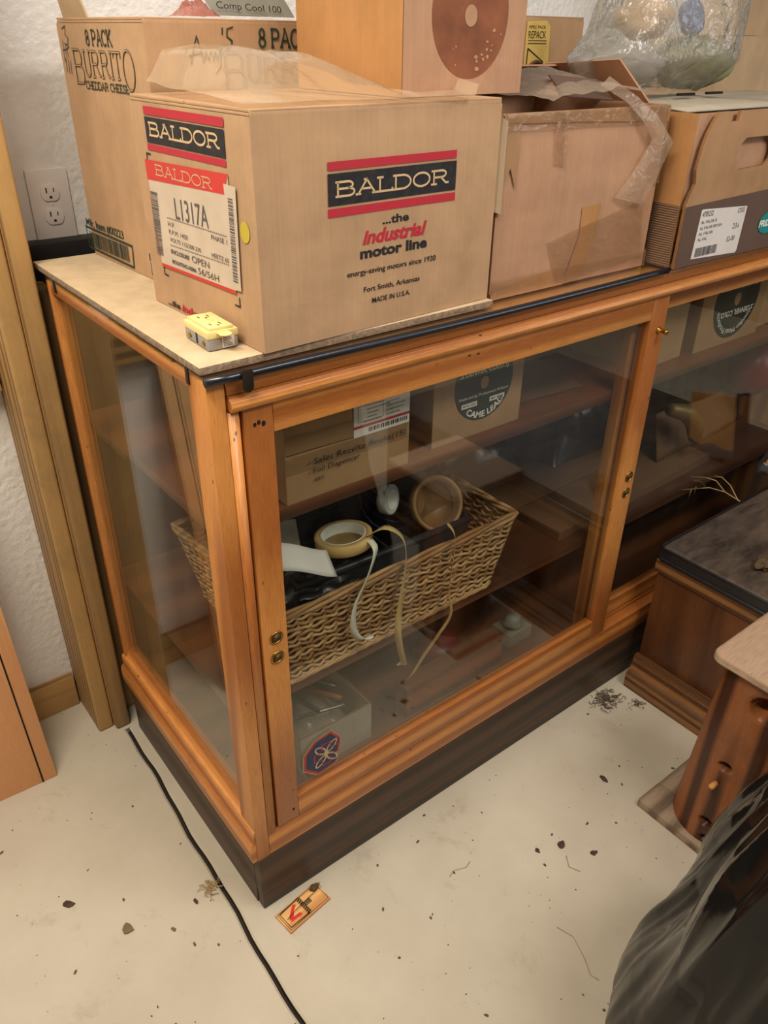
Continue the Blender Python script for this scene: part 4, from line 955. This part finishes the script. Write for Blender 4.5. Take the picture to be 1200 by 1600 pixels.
# black plastic and white paper at left
bf = MB().grid(lambda u, v: (.118+.165*u, .052+.045*v, .642+.030*v-.02*u+.008*crumple(u, v, 5)), 22, 12).build('black_wrap', 'black_film', None, smooth=True); tag(bf, 'crumpled black plastic wrap at the left front of the basket', 'plastic wrap')
wp = MB().grid(lambda u, v: (.102+.106*u, .034+.03*v-.006*math.sin(u*3), .730+.036*v-.052*u+.004*math.sin(u*5)), 12, 6).build('paper_slip', 'paper', None, smooth=True, thick=.0005); tag(wp, 'white paper slip with a pen mark at the left end of basket', 'paper')
sg = Print((.102, .0325, .730), (1, 0, -.49), (0, .6, .72), .0012); sg.line([(.030, .030), (.036, .022), (.046, .021), (.050, .030), (.053, .022), (.064, .021), (.067, .029)], .0016, 'ink_black')
so = sg.build('pen_mark', wp)
gb = MB().box(0, 0, 0, .11, .004, .09).build('grey_card', 'greybox', None, bevel=.001); gb.location = (.098, .125, .668); gb.rotation_euler = (R(-38), R(16), R(0)); tag(gb, 'grey card leaning behind the white paper slip in the basket', 'card')

# flat cartons and dark plastic on the middle shelf
FC = carton((.84, .085, Z2), 2, .62, .26, .022, 'card_dark', 'flat brown carton lying on the middle shelf right of the basket', bulge=0)
sh = MB().grid(lambda u, v: (1.30+.42*u, .16+.03*v+.02*u, Z2+.023+.125*v*(1-.25*u)+.004*math.sin(u*9)), 16, 8).build('brown_board', 'card_dark', None, smooth=True, thick=.003); tag(sh, 'brown card sheet standing on the flat carton behind the right door', 'card')
def drape(name, x0, x1, y0, y1, z0, h, label, mat='black_film', seed=0):
    o = MB().grid(lambda u, v: (x0+(x1-x0)*u, y0+(y1-y0)*v, z0+h*(math.sin(u*3.14)**.6)*(math.sin(v*3.14)**.6)*(1+.35*crumple(u+seed, v, 3.2))), 40, 26).build(name, mat, None, smooth=True); return tag(o, label, 'plastic bag')
drape('dark_bag', .66, 1.02, .36, .55, Z2, .17, 'dark blue-black plastic bag at the back of the middle shelf', 'black_film', 1)
drape('dark_bag', 1.06, 1.42, .30, .54, Z2+.0235, .24, 'black shiny plastic bag behind the right door', 'black_film', 5)
sp = MB().tube([(1.26, .13, .66), (1.32, .12, .64), (1.37, .12, .60), (1.39, .12, .55)], [.016, .022, .024, .018], 14).build('brass_spout', 'dbrass', None, smooth=True); tag(sp, 'curved dull brass fitting on the black bag behind the right door', 'fitting')
lump('crimson_pot', (1.68, .16, .66), (.07, .06, .075), 'crate_red', 'crimson plastic pot on the card panel at the right edge', 'pot', 2, .04)

# ------------------------------------------------------------------ bottom of the case
ZF = .1984
TX = carton((.15, .083, ZF), -1, .165, .235, .092, 'greybox', 'open pale cardboard box of tools on the case floor, lower left', top='open')
for i, (a, b, r, m_, lb) in enumerate((((.16, .16, .27), (.275, .115, .285), .004, 'steel', 'steel rod lying across the open box of tools'), ((.20, .29, .25), (.215, .12, .30), .005, 'tote', 'black rod sticking up in the open box of tools'), ((.235, .28, .24), (.285, .14, .275), .006, 'block', 'wooden handle lying in the open box of tools'), ((.25, .30, .25), (.298, .18, .27), .004, 'steel', 'thin steel strip at the right side of the tool box'))):
    o = MB().tube([a, tuple((x+y)/2 for x, y in zip(a, b)), b], r, 10).build('tool_rod', m_, None, smooth=True); tag(o, lb, 'tool', 'tools in the open box on the case floor')
drape('crumpled_film', .168, .30, .10, .30, .203, .05, 'crumpled clear film in the open box of tools', 'film2', 9)
WB = MB().box(0, 0, 0, .285, .036, .082); wo = WB.build('wood_block', 'block', None, bevel=.003); wo.location = (.402, .074, ZF); wo.rotation_euler = (0, 0, R(1)); tag(wo, 'long reddish wooden block standing on edge on the case floor', 'wood block')
rd = MB().lathe([(0, 0), (.05, 0), (.056, .01), (.052, .04), (.03, .055), (0, .058)], 24).build('red_dome', 'redthing', None, smooth=True); rd.location = (.585, .185, ZF); tag(rd, 'dark red domed object behind the wooden block', 'object')
gm = empty('clear_gadget', (.735, .10, ZF), 0, 'small pale clear-cased gadget right of the wooden block', 'gadget')
MB().box(0, 0, 0, .075, .06, .035).build('casing', 'film2', gm, bevel=.003); MB().lathe([(0, 0), (.024, 0), (.024, .012), (.018, .016), (.018, .024), (0, .026)], 18, (.037, .03, .036)).build('dial', 'grey_sack', gm, smooth=True)

# ------------------------------------------------------------------ pew-like wooden chest at right
CH = empty('cushioned_chest', (1.08, -.034, 0), 0, 'dark walnut chest with black vinyl padded top in front of right door', 'chest')
LX_, LY_ = .80, -.95
MB().box(0, LY_, .098, LX_, 0, .352).build('body', 'pew_z', CH, bevel=.002)
MB().box(-.008, LY_, .352, LX_, .008, .386).build('top_rim', 'worn_edge', CH, bevel=.004)
m = MB(); m.box(-.004, LY_, .3865, LX_, .004, .424); m.build('cushion', 'vinyl', CH, bevel=.012, seg=4)
MB().tube([(-.006, LY_, .4195), (-.006, -.006, .4195), (.002, .006, .4195), (LX_, .006, .4195)], .0032, 8).build('piping', 'vinyl_black', CH, smooth=True)
MB().tube([(-.007, LY_, .3905), (-.007, -.006, .3905), (.002, .007, .3905), (LX_, .007, .3905)], .0045, 8).build('piping', 'vinyl_black', CH, smooth=True)
MB().box(-.0065, LY_, .3930, -.0035, .0, .4165).build('cushion_side', 'vinyl_black', CH)
MB().prism([(-.003, .082), (-.013, .084), (-.016, .090), (-.013, .097), (-.003, .099), (.0, .099), (.0, .082)], 'y', LY_, .004).build('plinth_bead', 'worn_edge', CH, bevel=.001)
MB().prism([(0, .0), (-.030, .0), (-.031, .042), (-.029, .047), (-.020, .052), (-.014, .066), (-.011, .082), (0, .082)], 'y', LY_, .006).build('plinth_moulding', 'worn_edge', CH, bevel=.001)
# bits on the chest
BT_ = carton((1.545, .000, .4245), 38, .22, .03, .17, 'card_orange', 'orange carton edged with grey duct tape on the chest', bulge=0)
BT_.rotation_euler = (R(0), R(18), R(-62)); BT_.location = (1.53, .0, .460)
MB().grid(lambda u, v: (-.004+.23*u, -.004+.004*math.sin(u*9), -.004+.034*v+.006*math.sin(u*11+v*3)), 16, 4).build('tape_edge', 'duct', BT_, smooth=True, thick=.001); MB().grid(lambda u, v: (-.005, -.004+.04*v, .18*u), 8, 3).build('tape_edge', 'duct', BT_, thick=.001)
rt = MB()
for pl in ([(1.405, -.03, .4265), (1.385, .005, .445), (1.35, .03, .458), (1.30, .05, .462), (1.262, .055, .470)], [(1.385, .005, .445), (1.375, .03, .470), (1.34, .045, .485), (1.30, .06, .492)], [(1.30, .05, .462), (1.300, .052, .43)], [(1.32, .05, .461), (1.323, .052, .435)], [(1.40, -.028, .428), (1.415, .01, .452), (1.40, .03, .472), (1.385, .04, .474)]):
    rt.tube(pl, [.0018]+[.0012]*(len(pl)-2)+[.0006], 5)
tag(rt.build('dry_roots', 'straw', None, smooth=True), 'pale dry rootlets sticking out over the back edge of the chest', 'roots')
lump('dried_bulb', (1.185, -.223, .437), (.030, .02, .013), 'bulb', 'shrivelled brown bulb lying on the black cushion', 'bulb', 6, .5)

# ------------------------------------------------------------------ hollow-log birdhouse
BH_ = empty('log_birdhouse', (.880, -.420, 0), 0, 'hollow log birdhouse with plank roof and drilled holes, on the floor', 'birdhouse')
MB().box(-.112, -.125, .0, -.0385, .140, .021).build('base_plank', 'weathered_d', BH_, bevel=.003)
MB().box(-.037, -.125, .0, .14, .140, .020).build('base_plank', 'weathered_d', BH_, bevel=.003)
holes = [(189, .405, .024, .025), (175, .236, .0115, .010), (178, .078, .0125, .011), (183, .036, .007, .006)]
def logf(u, v):
    a = u*2*math.pi; z = .022+v*.435; r = .103-.009*v+.005*math.sin(3*a+1)+.003*mnoise.noise((math.cos(a)*2, math.sin(a)*2, v*2.5))
    for (ha, hz, hw, hh) in holes:
        da = (math.degrees(a)-ha+180) % 360-180; s = R(da)*r/hw; t = (z-hz)/hh; q = s*s+t*t
        if q < 1: r -= min(.05, .05*(1-q)*6)
        elif q < 1.9: r -= .003*(1.9-q)
    return (r*math.cos(a), r*math.sin(a)-.016*v, z)
MB().grid(logf, 260, 190, wrap=True).build('log', 'log', BH_, smooth=True)
MB().prism([(-.107, -.175), (.14, -.175), (.14, .083)] + [(-.107+.022+x, .083-.022+y) for x, y in arc(0, 0, .022, .022, 90, 180, 6)], 'z', .4575, .4765).build('roof_plank', 'weathered', BH_, bevel=.007, seg=3)
MB().lathe([(.006, 0), (.006, .016), (.004, .019), (0, .0195)], 12, (-.098, .005, .190), 0, Matrix.Rotation(R(-90), 4, 'Y')).build('perch_peg', 'trapwood', BH_, smooth=True)

# ------------------------------------------------------------------ black garbage bag
def trash(u, v):
    a = u*2*math.pi; z = .74*v
    P = [(0, .300), (.05, .345), (.10, .358), (.20, .338), (.36, .295), (.52, .268), (.65, .235), (.70, .18), (.74, .06)]
    for (z0, r0), (z1, r1) in zip(P, P[1:]):
        if z0 <= z <= z1+1e-6: r = r0+(r1-r0)*(z-z0)/(z1-z0); break
    w = min(1, v*3)
    q1 = mnoise.noise((math.cos(a)*1.6, math.sin(a)*1.6, v*2.2)); q2 = mnoise.noise((math.cos(a)*2.4+5, math.sin(a)*2.4, v*1.6+3))
    r *= 1+w*(.022*math.sin(5*a+2.2*v) + .055*(.5+.5*math.sin(6*a+1.6*q1+.9*v))**4 + .034*(.5+.5*math.sin(11*a-2.0*q2-1.2*v+.7))**4 + .012*(.5+.5*math.sin(19*a+2*q1+1.5*v))**3 + .020*(.5+.5*math.sin(9*a+2.2*q1-1.6*v+2))**12 + .012*(.5+.5*math.sin(14*a-1.5*q2+2.2*v))**10)
    n = .016*mnoise.noise((math.cos(a)*2.2+9, math.sin(a)*2.2, v*3))+w*(.012*(1-abs(mnoise.noise((math.cos(a)*3.0+.8*v, math.sin(a)*3.0, v*1.1+7))))**5+.005*(1-abs(mnoise.noise((math.cos(a)*6, math.sin(a)*6-.8*v, v*1.8+2))))**4-.010)
    return (.535+(r+n)*math.cos(a), -.84+(r+n)*math.sin(a), .002+z)
tb = MB().grid(trash, 480, 200, wrap=True)
tb.add([(.535, -.84, .76)], []); k0 = len(tb.v)-1
for i in range(480): tb.f.append((i*200+199, ((i+1) % 480)*200+199, k0)); tb.m.append(0)
tag(tb.build('garbage_bag', 'trash', None, smooth=True), 'full black plastic garbage bag standing in front of the birdhouse', 'garbage bag')

# ------------------------------------------------------------------ litter on the floor
def chip(loc, r, label, cat='debris', mat='chip', name='debris_chip', seed=1, flat=.25):
    rs = random.Random(seed); n = 9; ang = rs.uniform(0, 6)
    pl = []
    for i in range(n):
        a = 2*math.pi*i/n; q = rs.uniform(.65, 1.15); x = r[0]*q*math.cos(a); y = r[1]*q*math.sin(a); pl.append((x*math.cos(ang)-y*math.sin(ang), x*math.sin(ang)+y*math.cos(ang)))
    o = MB().prism(pl, 'z', 0, min(r)*flat+.0012).build(name, mat, None, bevel=.0004); o.location = (loc[0], loc[1], .0004); return tag(o, label, cat, 'loose chips and crumbs on the floor')
chip((-.287, .239), (.011, .008), 'dark flat chip on the floor left of the joint, nearest the plank', seed=2)
chip((-.217, .124), (.014, .010), 'tan dirt crumb on the floor left of the joint, below the dark chip', mat='chaff', seed=3)
chip((.767, -.190), (.013, .006), 'long purple-brown bark chip on the floor near the birdhouse base', seed=4)
chip((.562, -.246), (.010, .007), 'dark torn chip on open floor in front of the case', seed=5)
chip((-.092, .098), (.007, .004), 'small black crumb just left of the floor joint', seed=6)
chip((-.150, .072), (.007, .004), 'thin dark splinter left of the joint', mat='chaff', seed=7)
chip((.512, -.226), (.006, .005), 'small brown crumb in mid floor beside the torn chip', seed=8)
chip((.60, -.30), (.009, .006), 'ragged brown crumb on the floor in front of the garbage bag', seed=9)
def tuft(cx, cy, n, L_, spread, label, mat='chaff', seed=1):
    rs = random.Random(seed); m = MB()
    for i in range(n):
        x, y = cx+rs.gauss(0, spread), cy+rs.gauss(0, spread*.7); a = rs.uniform(0, 6.28); l = L_*rs.uniform(.4, 1)
        z0 = .001+rs.uniform(0, .004); m.tube([(x, y, z0), (x+l*.5*math.cos(a), y+l*.5*math.sin(a), z0+.002), (x+l*math.cos(a+.5), y+l*math.sin(a+.5), z0)], rs.uniform(.0005, .0011), 4)
    o = m.build('debris_tuft', mat, None); o['kind'] = 'stuff'; o['label'] = label; o['category'] = 'debris'
tuft(.972, -.032, 130, .018, .020, 'matted brown chaff on the floor against the case plinth', 'grit', 3)
tuft(1.018, -.095, 24, .014, .010, 'small clump of chaff beside the chest plinth', 'grit', 4)
tuft(-.058, .105, 26, .022, .006, 'dry grass tuft caught in the floor joint', 'straw', 5)
rs = random.Random(11); gm_ = MB(); nm_ = 0
while nm_ < 210:
    x, y = rs.uniform(-.5, 1.05), rs.uniform(-.75, .62)
    if (x > -.02 and y > -.005): continue
    if x < -.19 and y > .5: continue
    q = rs.choice((.0006, .0009, .0013, .0022)); n = 5; nm_ += 1
    a0 = rs.uniform(0, 6); el = rs.uniform(1, 2.4)
    gm_.prism([(x+q*el*math.cos(a0)*math.cos(t)-q*math.sin(a0)*math.sin(t), y+q*el*math.sin(a0)*math.cos(t)+q*math.cos(a0)*math.sin(t)) for t in (0, 1.25, 2.5, 3.77, 5.0)], 'z', .0003, .0003+q*.7)
gr = gm_.build('floor_grit', 'grit', None); gr['kind'] = 'stuff'; gr['label'] = 'fine crumbs and grit scattered over the concrete floor'; gr['category'] = 'grit'
for i, (pl, lb) in enumerate((([(.33, -.16), (.345, -.155), (.37, -.165), (.385, -.16)], 'thin pale stem on the floor in front of the case middle'), ([(.42, -.36), (.43, -.39), (.415, -.43), (.40, -.455), (.405, -.47)], 'curved dry stem on the floor near the garbage bag'), ([(.55, -.27), (.535, -.29), (.545, -.31)], 'short bent stem beside the ragged crumb'))):
    tag(MB().tube([(x, y, .0012) for x, y in pl], .0008, 5).build('dry_twig', 'straw', None, smooth=True), lb, 'stem', 'dry stems on the floor')
